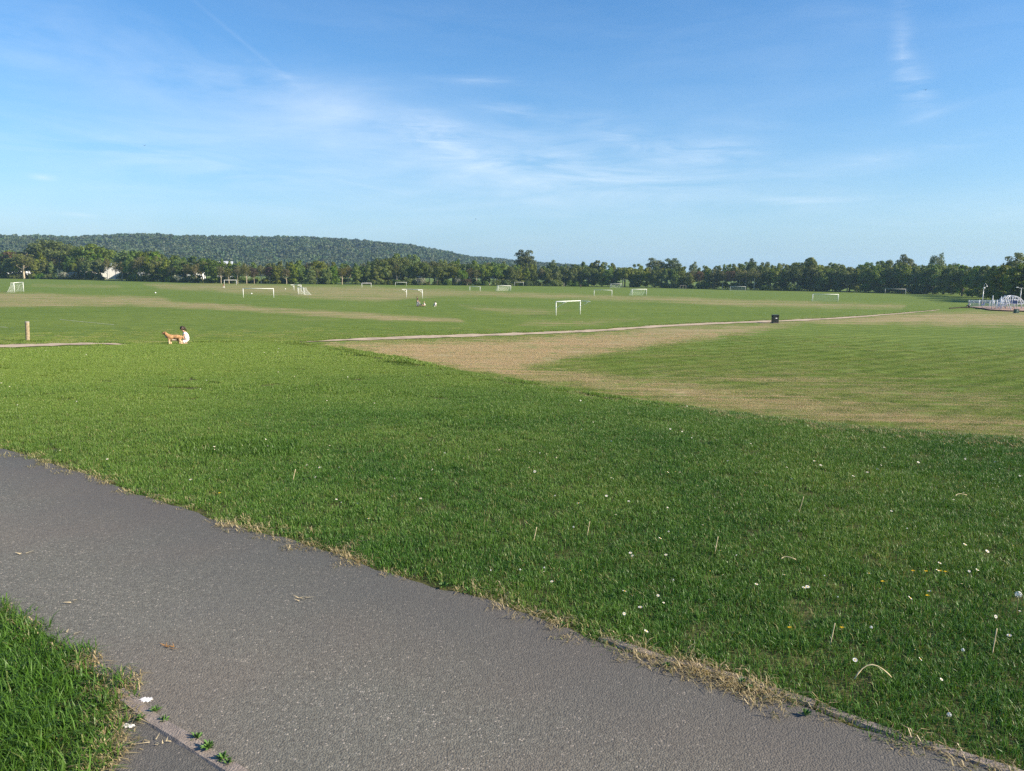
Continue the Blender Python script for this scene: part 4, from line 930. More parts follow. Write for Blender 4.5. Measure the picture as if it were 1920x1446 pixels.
# climbing dome: crossing arches
P = pgpt(1893, 579.0); d = float((P - EYE) @ _f); rr_ = 28 / F * d; hh_ = 24.5 / F * d
dm = thing('climbing_dome', 'large pale tubular climbing dome with arched bars and ropes', 'climbing frame', tuple(P), .2)
for k in range(5):
    q = math.pi * k / 5 + .15; pts = [(math.cos(q) * rr_ * math.cos(u), math.sin(q) * rr_ * .55 * math.cos(u), hh_ * math.sin(u) ** .8) for u in np.linspace(.02, math.pi - .02, 17)]
    MB().tube(pts, .075, 7).build('arch', m_tube, dm, True)
for f in (.38, .68, .9):
    MB().tube([(math.cos(u) * rr_ * math.sqrt(1 - f * f), math.sin(u) * rr_ * .55 * math.sqrt(1 - f * f), hh_ * f) for u in np.linspace(0, 2 * math.pi, 25)], .045, 6).build('ring', m_tube, dm, True)
# balance and climbing posts
pm = [(1859.2, 573.4, 1851.8 * 0, 19), ]
T = thing('post_trail', 'cluster of pale upright climbing posts joined by low bars', 'climbing posts', tuple(pgpt(1859, 580)), 0)
base0 = np.array(pgpt(1859, 580)); prevp = None
for i, (px, py, hp) in enumerate([(1855, 577, 12), (1859.3, 579.5, 24), (1863, 577.5, 14), (1868, 580, 17), (1871, 579, 12), (1875, 581, 23), (1878, 580.2, 20), (1880, 577, 15)]):
    P = pgpt(px, py) - base0; h = hp / F * 188; MB().tube([(P[0], P[1], P[2] - .2), (P[0], P[1], P[2] + h)], .085, 8).build('post', m_tube, T, True)
    if prevp is not None: MB().tube([(prevp[0], prevp[1], prevp[2] + .9), (P[0], P[1], P[2] + .9)], .04, 6).build('bar', m_tube if i % 2 else m_blued, T, True)
    prevp = P
# swing: A-frames, beam, seats
P = pgpt(1883, 580.5); sw = thing('swing_set', 'white A-frame swing with two hanging seats in the playground', 'swing', tuple(P), R(62))
Hs = 23.5 / F * 188; Ls = 4.6
for s in (-1, 1):
    for u in (-1, 1): MB().tube([(s * (Ls / 2 + .25), u * 1.15, -.1), (s * Ls / 2, 0, Hs)], .085, 8).build('leg', m_tube, sw, True)
MB().tube([(-Ls / 2 - .2, 0, Hs), (Ls / 2 + .2, 0, Hs)], .085, 8).build('beam', m_tube, sw, True)
for x in (-1.1, 1.1):
    st = MB().box((x, 0, .55), (.55, .24, .06), bev=.015).build('seat', m_blued, sw)
    for s in (-.22, .22): MB().tube([(x + s, 0, .56), (x + s, 0, Hs)], .018, 5).build('chain', m_steel, st)
# slide tower
P = pgpt(1899, 579.8); sd_ = thing('slide', 'pale slide on a dark blue tower beside the climbing dome', 'slide', tuple(P), R(-12))
for sx_ in (-.6, .6):
    for sy in (-.6, .6): MB().tube([(sx_, sy, -.2), (sx_, sy, 2.9)], .07, 8).build('post', m_tube, sd_, True)
MB().box((0, 0, 1.25), (1.3, 1.3, .10)).build('deck', m_tube, sd_)
for sy in (-.62, .62): MB().box((0, sy, 1.75), (1.1, .05, .8)).build('side_panel', m_blued, sd_)
MB().add([(-.66, -.35, 1.32), (-.66, .35, 1.32), (-1.2, -.35, 1.2), (-1.2, .35, 1.2), (-2.9, -.35, .45), (-2.9, .35, .45), (-3.5, -.35, .36), (-3.5, .35, .36), (-.66, -.37, 1.6), (-.66, .37, 1.6), (-1.2, -.37, 1.45), (-1.2, .37, 1.45), (-2.9, -.37, .7), (-2.9, .37, .7), (-3.5, -.37, .55), (-3.5, .37, .55)],
    [(0, 1, 3, 2), (2, 3, 5, 4), (4, 5, 7, 6), (0, 2, 10, 8), (2, 4, 12, 10), (4, 6, 14, 12), (1, 9, 11, 3), (3, 11, 13, 5), (5, 13, 15, 7)]).build('chute', m_tube, sd_)
MB().tube([(-3.3, 0, -.1), (-3.3, 0, .36)], .05, 6).build('chute_foot', m_tube, sd_, True)
for k in range(6): MB().tube([(.72 + .06 * (5 - k), -.3, .2 + k * .2), (.72 + .06 * (5 - k), .3, .2 + k * .2)], .03, 6).build('rung', m_tube, sd_, True)
# spring rider and bench, blurred among the frames
P = pgpt(1842, 577.2); rk = thing('spring_rider', 'small dark blue spring rider at the left of the playground', 'spring rider', tuple(P), .4)
MB().tube([(.12 * math.cos(k), .12 * math.sin(k), .06 * k / 1.6) for k in np.linspace(0, 16, 40)], .025, 5).build('spring', m_steel, rk, True)
MB().add([(x, y, z) for y in (-.06, .06) for x, z in ((-.6, .7), (-.35, .62), (.35, .62), (.55, .75), (.62, 1.15), (.45, 1.25), (.3, .95), (-.4, .95), (-.62, 1.05))], [tuple(range(8, -1, -1)), tuple(range(9, 18))] + [(i, (i + 1) % 9, 9 + (i + 1) % 9, 9 + i) for i in range(9)]).build('body', m_blued, rk)
MB().tube([(.4, -.25, 1.1), (.4, .25, 1.1)], .03, 6).build('handle', m_tube, rk, True)
# lamp posts
for px, pyb, top, kind, lab in [(1841, 575.6, 532, 2, 'double-headed pale lamp post at the left end of the playground'), (1911.5, 573.5, 539, 1, 'single-arm pale lamp post at the right of the playground')]:
    P = pgpt(px, pyb); d = float((P - EYE) @ _f); h = height_for(px + 4, top, math.hypot(P[0], P[1]), P[2])
    l = thing('lamp_post', lab, 'lamp post', tuple(P)); MB().tube([(0, 0, -.2), (0, 0, h * .35), (0, 0, h * (.80 if kind == 2 else .97))], [.12, .09, .06], 10).build('column', m_steel, l, True)
    if kind == 2:
        MB().tube([(0, 0, h * .80), (0, 0, h * .92), (.10, 0, h * .985), (.35, 0, h * 1.0), (.62, 0, h * .97), (.72, 0, h * .91)], .035, 6).build('arm', m_steel, l, True)
        MB().lathe([(0, .26), (.10, .22), (.19, .02), (.17, -.05), (0, -.09)], 14, (.72, 0, h * .88)).build('lamp_head', m_lamp, l, True); MB().box((.14, 0, h * .82), (.34, .3, .36), bev=.05).build('camera_box', m_lamp, l)
    else:
        MB().tube([(0, 0, h * .95), (-.5, 0, h * .965), (-.95, 0, h * .99)], .045, 6).build('arm', m_steel, l, True); MB().tube([(0, 0, h * .95), (.45, 0, h * .98)], .03, 6).build('arm', m_steel, l, True); MB().box((-1.15, 0, h * 1.0), (.62, .3, .16), bev=.04).build('lamp_head', m_lamp, l)

# ---------------------------------------------------------------- people and dogs
def skin(name, J, E, mat, parent=None, sub=2, root=0):
    """J: list of (x,y,z,r[,r2]); E: edges; one continuous surface grown on the skeleton"""
    me = bpy.data.meshes.new('skeleton'); me.from_pydata([j[:3] for j in J], E, []); ob = bpy.data.objects.new('skeleton', me); C.objects.link(ob)
    ob.modifiers.new('skin', 'SKIN').use_smooth_shade = True
    for i, j in enumerate(J):
        v = me.skin_vertices[0].data[i]; v.radius = (j[3], j[4] if len(j) > 4 else j[3]); v.use_root = i == root
    m = ob.modifiers.new('sub', 'SUBSURF'); m.levels = m.render_levels = sub
    bpy.context.view_layer.update()
    out = bpy.data.meshes.new_from_object(ob.evaluated_get(bpy.context.evaluated_depsgraph_get()))
    bpy.data.objects.remove(ob); bpy.data.meshes.remove(me); out.name = name; out.materials.clear(); out.materials.append(mat)
    return link(name, out, parent)
m_skin = plain('skin', (.50, .30, .21), .55, .35, var=.08, scale=8); m_hair = plain('dark_brown_hair', (.035, .020, .012), .5, .4, var=.3, scale=40)
m_shirtw = plain('white_cotton', (.80, .77, .76), .85, .1, var=.05, scale=6); m_shortp = plain('pale_pink_cotton', (.76, .68, .66), .85, .1, var=.05, scale=6)
m_blackc = plain('black_cloth', (.012, .012, .014), .8, .15, var=.2, scale=6); m_greyc = plain('grey_cloth', (.26, .26, .30), .8, .15, var=.1, scale=6); m_redc = plain('dark_red_cloth', (.20, .035, .03), .8, .15, var=.1, scale=6); m_tanc = plain('tan_cloth', (.45, .30, .18), .8, .15, var=.1, scale=6); m_shoe = plain('dark_shoe', (.03, .025, .025), .6, .3)
def limb_hand(J, E, wrist_i, direction, side, s=1.0):
    """palm, four fingers and a thumb grown from the wrist"""
    w = Vector(J[wrist_i][:3]); d = Vector(direction).normalized(); n = Vector(side).normalized(); dn = d.cross(n).normalized()
    p = w + d * .075 * s; J.append((*p, .036 * s, .018 * s)); E.append((wrist_i, len(J) - 1)); pi = len(J) - 1
    for k, L in enumerate((.068, .078, .073, .058)):
        a = p + n * (k - 1.5) * .019 * s + d * .028 * s; b = a + d * L * .55 * s + dn * .006; c = b + d * L * .45 * s + dn * .022 * s
        for q, rr in ((a, .0095), (b, .0085), (c, .007)): J.append((*q, rr * s))
        E += [(pi, len(J) - 3), (len(J) - 3, len(J) - 2), (len(J) - 2, len(J) - 1)]
    a = w + d * .035 * s - n * .034 * s; b = a + (d * .6 - n * .6).normalized() * .035 * s
    J += [(*a, .012 * s), (*b, .010 * s)]; E += [(wrist_i, len(J) - 2), (len(J) - 2, len(J) - 1)]
def head(root, c, fwd, s=1.0, hairlen='short', hair=None, J=None):
    """face details and hair on a head of centre c that looks along fwd (xy)"""
    f = Vector(fwd).normalized(); sd = Vector((0, 0, 1)).cross(f).normalized(); c = Vector(c); u = f.cross(sd).normalized()
    mb = MB()
    mb.tube([c + f * .088 * s + u * .02 * s, c + f * .112 * s - u * .018 * s, c + f * .09 * s - u * .026 * s], [.010 * s, .016 * s, .010 * s], 6)
    for q in (-1, 1): mb.ball(c + sd * q * .080 * s - f * .005 * s, (.018 * s, .018 * s, .030 * s), 6, 5)
    mb.build('face', m_skin, root, True)
    e = MB()
    for q in (-1, 1): e.ball(c + f * .088 * s + sd * q * .032 * s + u * .022 * s, .011 * s, 6, 5)
    e.build('eyes', m_shoe, root, True)
    MB().tube([c + f * .092 * s - u * .052 * s + sd * .024 * s, c + f * .097 * s - u * .055 * s, c + f * .092 * s - u * .052 * s - sd * .024 * s], .006 * s, 5).build('mouth', m_redc, root, True)
    h = MB(); h.ball(c - f * .022 * s + u * .030 * s, (.100 * s, .096 * s, .108 * s), 14, 9)
    h.ball(c - f * .045 * s - u * .03 * s, (.080 * s, .088 * s, .095 * s), 12, 8)
    if hairlen == 'pony': h.tube([c - f * .10 * s + u * .05 * s, c - f * .135 * s + u * .02 * s, c - f * .15 * s - u * .08 * s, c - f * .15 * s - u * .20 * s], [.03 * s, .045 * s, .042 * s, .012 * s], 8)
    h.build('hair', hair or m_hair, root, True)

# woman kneeling behind the dog: sits on her heels facing the frame's left, head bent
P = on_bank(347.5, 645.6); dW = float((P - EYE) @ _f); kW = 33.5 / F * dW / .95
wm = thing('person', 'person with brown ponytail in white top and shorts sitting behind the ginger dog', 'person', tuple(P), math.atan2(P[0], P[1]) * -1)
wm.scale = (kW, kW, kW)
# frame: -x is the way she faces, y away from the camera
J = [(.06, 0, .18, .115, .15), (.075, 0, .33, .100, .125), (.055, 0, .47, .105, .14), (.01, 0, .60, .085, .13), (-.045, 0, .675, .046), (-.10, 0, .765, .070, .066), (-.13, 0, .835, .088, .080), (-.12, 0, .90, .060, .058)]
E = [(0, 1), (1, 2), (2, 3), (3, 4), (4, 5), (5, 6), (6, 7)]
for s in (-1, 1):
    b = len(J); J += [(.0, s * .17, .60, .050), (-.06, s * .21, .43, .042), (-.20, s * .19, .30, .034), (-.32, s * .12, .26, .026)]; E += [(3, b), (b, b + 1), (b + 1, b + 2), (b + 2, b + 3)]
    limb_hand(J, E, b + 3, (-1, -s * .4, -.25), (0, 1, .2))
    b = len(J); J += [(.02, s * .10, .15, .085), (-.14, s * .15, .16, .070), (-.27, s * .16, .13, .055), (-.20, s * .17, .06, .050), (-.05, s * .16, .045, .036), (.06, s * .15, .04, .030), (.15, s * .15, .025, .024)]; E += [(0, b)] + [(b + i, b + i + 1) for i in range(6)]
skin('body', J, E, m_skin, wm)
skin('top', [(.082, 0, .22, .138, .160), (.078, 0, .36, .120, .142), (.055, 0, .48, .116, .15), (.01, 0, .585, .094, .142), (-.02, 0, .625, .066, .10), (-.005, -.165, .595, .062), (-.03, -.19, .52, .056), (-.005, .165, .595, .062), (-.03, .19, .52, .056)], [(0, 1), (1, 2), (2, 3), (3, 4), (3, 5), (5, 6), (3, 7), (7, 8)], m_shirtw, wm)
skin('shorts', [(.085, 0, .09, .165, .19), (.078, 0, .25, .138, .160), (-.02, -.12, .14, .125), (-.16, -.15, .155, .098), (-.02, .12, .14, .125), (-.16, .15, .155, .098)], [(0, 1), (0, 2), (2, 3), (0, 4), (4, 5)], m_shortp, wm)
head(wm, (-.125, 0, .83), (-.90, 0, -.42), 1.02, 'pony')
for s in (-1, 1): MB().ball((.16, s * .15, .035), (.07, .04, .035), 8, 6).build('shoe', m_shoe, wm, True)

# ginger dog, standing in front of her, looking left
m_gin, t = new_mat('ginger_fur'); pos = t.n('ShaderNodeTexCoord').outputs['Object']; zz = t.n('ShaderNodeSeparateXYZ', ins={0: pos}).outputs[2]
nz = t.noise(pos, 16.0, 4.0, .7); c = t.mix(t.ramp(nz, .35, .7), (.30, .150, .065), (.54, .33, .16))
low = t.ramp(t.math('ADD', zz, t.math('MULTIPLY', t.math('SUBTRACT', nz, .5), .16)), .36, .20); c = t.mix(low, c, (.68, .48, .28))
bp = t.n('ShaderNodeBump', ins={'Strength': .8, 'Distance': .02, 'Height': t.noise(pos, 45.0, 3.0)})
b_ = t.n('ShaderNodeBsdfPrincipled', ins={'Base Color': c, 'Roughness': .75, 'Specular IOR Level': .2, 'Normal': bp.outputs[0]}); finish(t, b_.outputs[0])
m_cream = plain('cream_fur', (.66, .52, .38), .8, .1, var=.15, scale=20, bump=.5)
Pd = on_bank(328.5, 646.6); dD = float((Pd - EYE) @ _f); kD = 19.0 / F * dD / .58
dg = thing('dog', 'ginger shaggy dog with cream belly standing on the bank, facing left', 'dog', tuple(Pd), -math.atan2(Pd[0], Pd[1])); dg.scale = (kD,) * 3
J = [(.05, 0, .455, .140, .13), (-.12, 0, .445, .150, .14), (-.27, 0, .455, .160, .14), (-.37, 0, .535, .125, .115), (-.445, 0, .620, .105), (-.50, 0, .680, .112, .105), (-.555, 0, .685, .095, .085), (-.61, 0, .655, .066, .060), (-.645, 0, .640, .048), (.20, 0, .465, .140, .13), (.30, 0, .465, .105, .11), (.38, 0, .46, .045), (.44, 0, .39, .050), (.47, 0, .30, .044)]
E = [(0, 1), (1, 2), (2, 3), (3, 4), (4, 5), (5, 6), (6, 7), (7, 8), (0, 9), (9, 10), (10, 11), (11, 12), (12, 13)]
for s in (-1, 1):
    b = len(J); dx = .04 * s; J += [(-.26 + dx, s * .085, .36, .082), (-.27 + dx, s * .09, .22, .060), (-.255 + dx, s * .09, .10, .052), (-.265 + dx, s * .09, .03, .048), (-.31 + dx, s * .09, .018, .026)]; E += [(2, b)] + [(b + i, b + i + 1) for i in range(4)]
    b = len(J); dx = -.05 * s; J += [(.23 + dx, s * .085, .38, .105), (.17 + dx, s * .09, .27, .080), (.29 + dx, s * .09, .165, .054), (.27 + dx, s * .09, .03, .048), (.22 + dx, s * .09, .018, .026)]; E += [(9, b)] + [(b + i, b + i + 1) for i in range(4)]
skin('body', J, E, m_gin, dg)
for s in (-1, 1): MB().tube([(-.47, s * .085, .76), (-.485, s * .125, .69), (-.48, s * .125, .58)], [.025, .050, .022], 8).build('ear', m_gin, dg, True)
MB().ball((-.69, 0, .650), (.016, .02, .016), 8, 6).build('nose', m_shoe, dg, True)
for s in (-1, 1): MB().ball((-.615, s * .05, .718), .013, 6, 5).build('eye', m_shoe, dg, True)
MB().tube([(-.24, 0, .32), (-.10, 0, .30), (.06, 0, .32), (.16, 0, .35)], [.055, .075, .070, .03], 8).build('belly_fur', m_cream, dg, True)
MB().tube([(-.40, 0, .42), (-.44, 0, .50), (-.50, 0, .56)], [.06, .065, .03], 8).build('chest_fur', m_cream, dg, True)

# adults and children far out on the field
def stander(label, P, rz, top, legs, hair, s=1.0, stride=.12, arms=.15, bend=0.0, h=1.72):
    p = thing('person', label, 'person', tuple(P), rz); k = s; p.scale = (k,) * 3
    J = [(0, 0, .94, .12, .15), (bend * .3, 0, 1.12, .11, .14), (bend * .7, 0, 1.30, .12, .17), (bend, 0, 1.43, .07, .12), (bend * 1.1, 0, 1.50, .05), (bend * 1.2, 0, 1.58, .078, .07), (bend * 1.2, 0, 1.66, .085, .075)]
    E = [(i, i + 1) for i in range(6)]
    for q in (-1, 1):
        b = len(J); J += [(bend, q * .20, 1.40, .052), (bend + .04, q * .24, 1.14, .042), (bend + .12 + arms, q * .22, .94, .030)]; E += [(3, b), (b, b + 1), (b + 1, b + 2)]; limb_hand(J, E, b + 2, (.4, 0, -1), (0, 1, 0))
        b = len(J); J += [(0, q * .10, .86, .092), (q * stride * .6 + .03, q * .11, .49, .062), (q * stride, q * .11, .09, .040), (q * stride + .14, q * .12, .035, .030)]; E += [(0, b)] + [(b + i, b + i + 1) for i in range(3)]
    skin('body', J, E, m_skin, p, 1)
    skin('top', [(0, 0, .93, .14, .17), (bend * .3, 0, 1.12, .13, .16), (bend * .7, 0, 1.30, .138, .19), (bend, 0, 1.42, .085, .14), (bend, -.20, 1.40, .068), (bend + .03, -.235, 1.20, .060), (bend, .20, 1.40, .068), (bend + .03, .235, 1.20, .060)], [(0, 1), (1, 2), (2, 3), (3, 4), (4, 5), (3, 6), (6, 7)], top, p, 1)
    skin('trousers', [(0, 0, .90, .135, .165), (0, -.10, .80, .105), (-stride * .6 + .03, -.11, .49, .078), (-stride, -.11, .14, .056), (0, .10, .80, .105), (stride * .6 + .03, .11, .49, .078), (stride, .11, .14, .056)], [(0, 1), (1, 2), (2, 3), (0, 4), (4, 5), (5, 6)], legs, p, 1)
    head(p, (bend * 1.2, 0, 1.64), (1, 0, -.1), 1.0, 'short', hair)
    for q in (-1, 1): MB().ball((q * stride + .07, q * .115, .04), (.14, .05, .045), 8, 6).build('shoe', m_shoe, p, True)
    return p
def sitter(label, P, rz, top, legs, hair, s=1.0):
    p = thing('person', label, 'person', tuple(P), rz); p.scale = (s,) * 3
    J = [(0, 0, .13, .12, .16), (-.02, 0, .32, .11, .14), (.02, 0, .50, .12, .17), (.06, 0, .62, .07, .12), (.08, 0, .69, .05), (.10, 0, .77, .078, .07), (.10, 0, .85, .085, .075)]; E = [(i, i + 1) for i in range(6)]
    for q in (-1, 1):
        b = len(J); J += [(.06, q * .20, .58, .052), (.12, q * .24, .36, .042), (.34, q * .16, .34, .030)]; E += [(3, b), (b, b + 1), (b + 1, b + 2)]; limb_hand(J, E, b + 2, (1, -q * .3, -.1), (0, 1, 0))
        b = len(J); J += [(.06, q * .10, .12, .092), (.42, q * .14, .36, .062), (.66, q * .13, .07, .042), (.78, q * .13, .035, .030)]; E += [(0, b)] + [(b + i, b + i + 1) for i in range(3)]
    skin('body', J, E, m_skin, p, 1)
    skin('top', [(0, 0, .17, .14, .18), (-.02, 0, .33, .13, .16), (.02, 0, .50, .138, .19), (.06, 0, .61, .085, .14), (.06, -.20, .58, .068), (.10, -.235, .42, .060), (.06, .20, .58, .068), (.10, .235, .42, .060)], [(0, 1), (1, 2), (2, 3), (3, 4), (4, 5), (3, 6), (6, 7)], top, p, 1)
    skin('trousers', [(.02, 0, .12, .13, .17), (.10, -.10, .14, .105), (.42, -.14, .36, .078), (.62, -.13, .13, .056), (.10, .10, .14, .105), (.42, .14, .36, .078), (.62, .13, .13, .056)], [(0, 1), (1, 2), (2, 3), (0, 4), (4, 5), (5, 6)], legs, p, 1)
    head(p, (.10, 0, .83), (1, 0, -.1), 1.0, 'short', hair)
    for q in (-1, 1): MB().ball((.74, q * .13, .045), (.13, .05, .045), 8, 6).build('shoe', m_shoe, p, True)
    return p
Pa = on_field(782.6, 575.0); dA = float((Pa - EYE) @ _f); kA = 18.5 / F * dA / 1.74
stander('standing person in black top and pale trousers holding a dark pushchair', Pa, R(-10), m_blackc, m_greyc, m_hair, kA, .10, .22)
ps = thing('pushchair', 'dark folded-hood pushchair beside the standing person in black', 'pushchair', tuple(on_field(787.3, 574.6)), R(-8)); ps.scale = (kA,) * 3
for q in (-1, 1):
    MB().tube([(-.50, q * .22, 1.02), (-.30, q * .24, .82), (.32, q * .24, .12)], .022, 6).build('frame', m_steel, ps, True); MB().tube([(.10, q * .24, .42), (-.30, q * .25, .12)], .02, 6).build('frame', m_steel, ps, True)
    for x, r__ in ((.34, .11), (-.31, .14)):
        w_ = MB().tube([(x, q * .27 - .025, r__), (x, q * .27 + .025, r__)], r__, 14).build('wheel', m_blackc, ps, True); MB().tube([(x, q * .27 - .03, r__), (x, q * .27 + .03, r__)], r__ * .5, 10).build('hub', m_steel, w_, True)
MB().tube([(-.50, -.22, 1.02), (-.50, .22, 1.02)], .024, 6).build('handlebar', m_blackc, ps, True)
MB().add([(x, y, z) for y in (-.2, .2) for x, z in ((-.22, .85), (-.12, .46), (.22, .40), (.30, .30), (.24, .27), (-.18, .34), (-.32, .80))], [tuple(range(6, -1, -1)), tuple(range(7, 14))] + [(i, (i + 1) % 7, 7 + (i + 1) % 7, 7 + i) for i in range(7)]).build('seat', m_blackc, ps)
MB().add([(-.24 + .34 * math.sin(a) * .9, y, .82 + .34 * math.cos(a) * .7) for a in np.linspace(-.9, 1.25, 7) for y in (-.22, .22)], [(2 * i, 2 * i + 1, 2 * i + 3, 2 * i + 2) for i in range(6)]).build('hood', m_blackc, ps)
sitter('person in cream top and tan trousers sitting on the grass near the pushchair', on_field(796.0, 575.0), R(195), m_shirtw, m_tanc, m_tanc, kA * .92)
sitter('dark-haired person in white top sitting alone, right of the others', on_field(816.4, 574.6), R(120), m_shirtw, m_shirtw, m_hair, kA * .95)
Pr = on_field(419.9, 541.2); stander('distant person in dark red top walking by the small far goal', Pr, R(180), m_redc, m_shirtw, m_hair, 9.0 / F * float((Pr - EYE) @ _f) / 1.74, .25, .1)
Pr = on_field(1089.2, 540.3); stander('distant dark-clothed person running along the foot of the belt', Pr, R(180), m_blackc, m_blackc, m_hair, 6.6 / F * float((Pr - EYE) @ _f) / 1.74, .3, .2, .12)
Pr = on_field(1817.0, 576.0); pk = sitter('person in black and white crouching at the left end of the playground railing', Pr, R(200), m_shirtw, m_blackc, m_hair, 9.0 / F * float((Pr - EYE) @ _f) / .95)

# ---------------------------------------------------------------- birds
m_bird = plain('dark_feathers', (.02, .02, .022), .7, .2)
for px, py, dist, lab in [(271, 273, 260, 'dark bird flying in the upper left sky'), (892, 411, 300, 'dark bird flying low over the middle of the belt'), (1735, 169, 240, 'dark bird flying beside the upright wisp of cloud')]:
    d = rays(px, py); Pb = EYE + d * dist; b = thing('bird', lab, 'bird', tuple(Pb), random.uniform(0, 6)); b.scale = (1.3,) * 3
    MB().tube([(-.20, 0, 0), (-.08, 0, .01), (.08, 0, .015), (.17, 0, .03), (.22, 0, .025)], [.012, .05, .055, .03, .005], 8).build('body', m_bird, b, True)
    for s in (-1, 1): MB().add([(.06, s * .03, .02), (-.06, s * .03, .02), (-.07, s * .25, .10), (.07, s * .22, .10), (-.10, s * .48, .05), (.06, s * .03, .032), (-.06, s * .03, .032), (-.07, s * .25, .108), (.07, s * .22, .112)], [(0, 1, 2, 3), (3, 2, 4), (5, 8, 7, 6), (8, 4, 7)]).build('wing', m_bird, b)
    MB().add([(-.18, -.02, 0), (-.18, .02, 0), (-.32, .06, .0), (-.32, -.06, .0), (-.18, 0, .012)], [(0, 3, 2, 1), (0, 4, 3), (4, 1, 2, 3)]).build('tail', m_bird, b)

# ---------------------------------------------------------------- small things in the near grass
m_clock = plain('seed_head', (.72, .72, .68), .9, .05, var=.1, scale=60); m_stem = plain('flower_stem', (.22, .20, .08), .7, .2, var=.2, scale=30); m_yel = plain('yellow_petals', (.75, .50, .02), .7, .2, var=.15, scale=60); m_petal = plain('daisy_petals', (.78, .76, .72), .7, .2, var=.04); m_weed = plain('weed_leaf', (.075, .16, .03), .55, .35, var=.3, scale=30); m_stalk = plain('dry_stalk', (.58, .47, .28), .75, .2, var=.2, scale=30)
def ground_z(x, y): return float(terrain(np.array([x]), np.array([y]))[0][0])
near_pt = lambda px, py: (lambda q: (q[0], q[1], ground_z(q[0], q[1])))(ray_top(px, py))
# dandelion clocks
def clock_mesh():
    r = np.random.default_rng(3); mb = MB(); n = 130
    for i in range(n):
        d = Vector(r.normal(0, 1, 3)).normalized(); p = d * .0145; a = d.orthogonal().normalized() * .0035; b = d.cross(a)
        mb.add([p - a, p + b * .5, p + a, p - b * .5], [(0, 1, 2, 3)])
    mb.ball((0, 0, 0), .0045, 8, 6); return mb.mesh('seed_head', m_clock)
cl_me = clock_mesh(); st_me = MB().tube([(0, 0, -.03), (.003, .002, .05), (0, 0, .105)], [.0022, .002, .0018], 5).mesh('stem', m_stem, True)
CL = [(1905, 1155, 1.5), (1075, 1001, .9), (1632, 1196, 1.0), (1803, 1242, 1.1), (1777, 1368, 1.2), (975, 1082, .8), (1020, 1078, .8), (1253, 1008, .8), (1262, 1100, .7), (1700, 1000, .7), (1012, 858, .9), (1090, 812, .8), (834, 858, .9), (1380, 1050, .6), (1478, 985, .6), (920, 1080, .7), (376, 735, 1.0), (740, 905, .7), (1545, 1090, .6), (1570, 1130, .6), (640, 950, .6), (1340, 960, .6), (1860, 905, .6), (1150, 905, .6)]
CTX = ['by the right edge of the frame', 'above the path bend', 'right of the curved straw stalk', 'near the right end of the path kerb', 'beside the path kerb at right', 'close above the path in the middle', 'right of another close above the path', 'in the lawn left of the flat pale stalk', 'in the lawn straight above the kerb start', 'upper of two by the yellow flower row', 'alone in the lower part of the middle bank', 'near the crest above a dark patch', 'beside a fallen pale petal on the middle bank', 'above the short dry stalk', 'near the slanting dry stalk at upper right', 'left of another close above the path', 'large and pale on the far left bank', 'in the lawn above the middle of the path edge', 'upper of two just above the arched straw', 'lower of two just above the arched straw', 'near the yellow flower by the path edge', 'beside the upright dry stalk in mid lawn', 'high at the right near the crest', 'on the bank in the middle of the picture']
for i, (px, py, s) in enumerate(CL):
    x, y, z = near_pt(px, py); o = thing('dandelion_clock', ('white dandelion seed head ' + CTX[i]) if i < len(CTX) else 'small white dandelion seed head standing in the mown lawn', 'dandelion', (x, y, z), random.uniform(0, 6), 'dandelion seed heads in the near lawn'); o.scale = (s * (.66 if i == 0 else .42),) * 3; h_ = link('seed_head', cl_me, o, loc=(0, 0, .108)); link('stem', st_me, o)
# yellow dandelions
fl = MB()
for k in range(26):
    q = k * 2.4; rr = .004 + .016 * (k / 26); fl.add([(0, 0, .0), (rr * math.cos(q - .18), rr * math.sin(q - .18), .004), (rr * 1.2 * math.cos(q), rr * 1.2 * math.sin(q), .006 - .004 * k / 26), (rr * math.cos(q + .18), rr * math.sin(q + .18), .004)], [(0, 1, 2, 3)])
fl_me = fl.mesh('flower_head', m_yel); sst = MB().tube([(0, 0, -.03), (0, 0, .06)], .002, 5).mesh('stem', m_stem, True)
for i, (px, py) in enumerate([(1654, 1102), (1735, 1083), (1762, 1081), (1711, 1081), (1738, 1128), (1578, 1190), (412, 933), (1772, 1083), (1480, 1190)]):
    x, y, z = near_pt(px, py); o = thing('dandelion_flower', 'yellow dandelion flower ' + ['standing alone, largest of the right lawn', 'left of two flowers close together at right', 'right of two flowers close together at right', 'at the left end of a row of yellow flowers', 'below the row of yellow flowers', 'beside the dry upright stalk', 'by the path edge at left', 'at the right end of a row of yellow flowers', 'in the lawn left of the dry upright stalk'][i], 'dandelion', (x, y, z), random.uniform(0, 6), 'yellow dandelions in the near lawn'); o.scale = (.5,) * 3; link('flower_head', fl_me, o, loc=(0, 0, .062)); link('stem', sst, o)
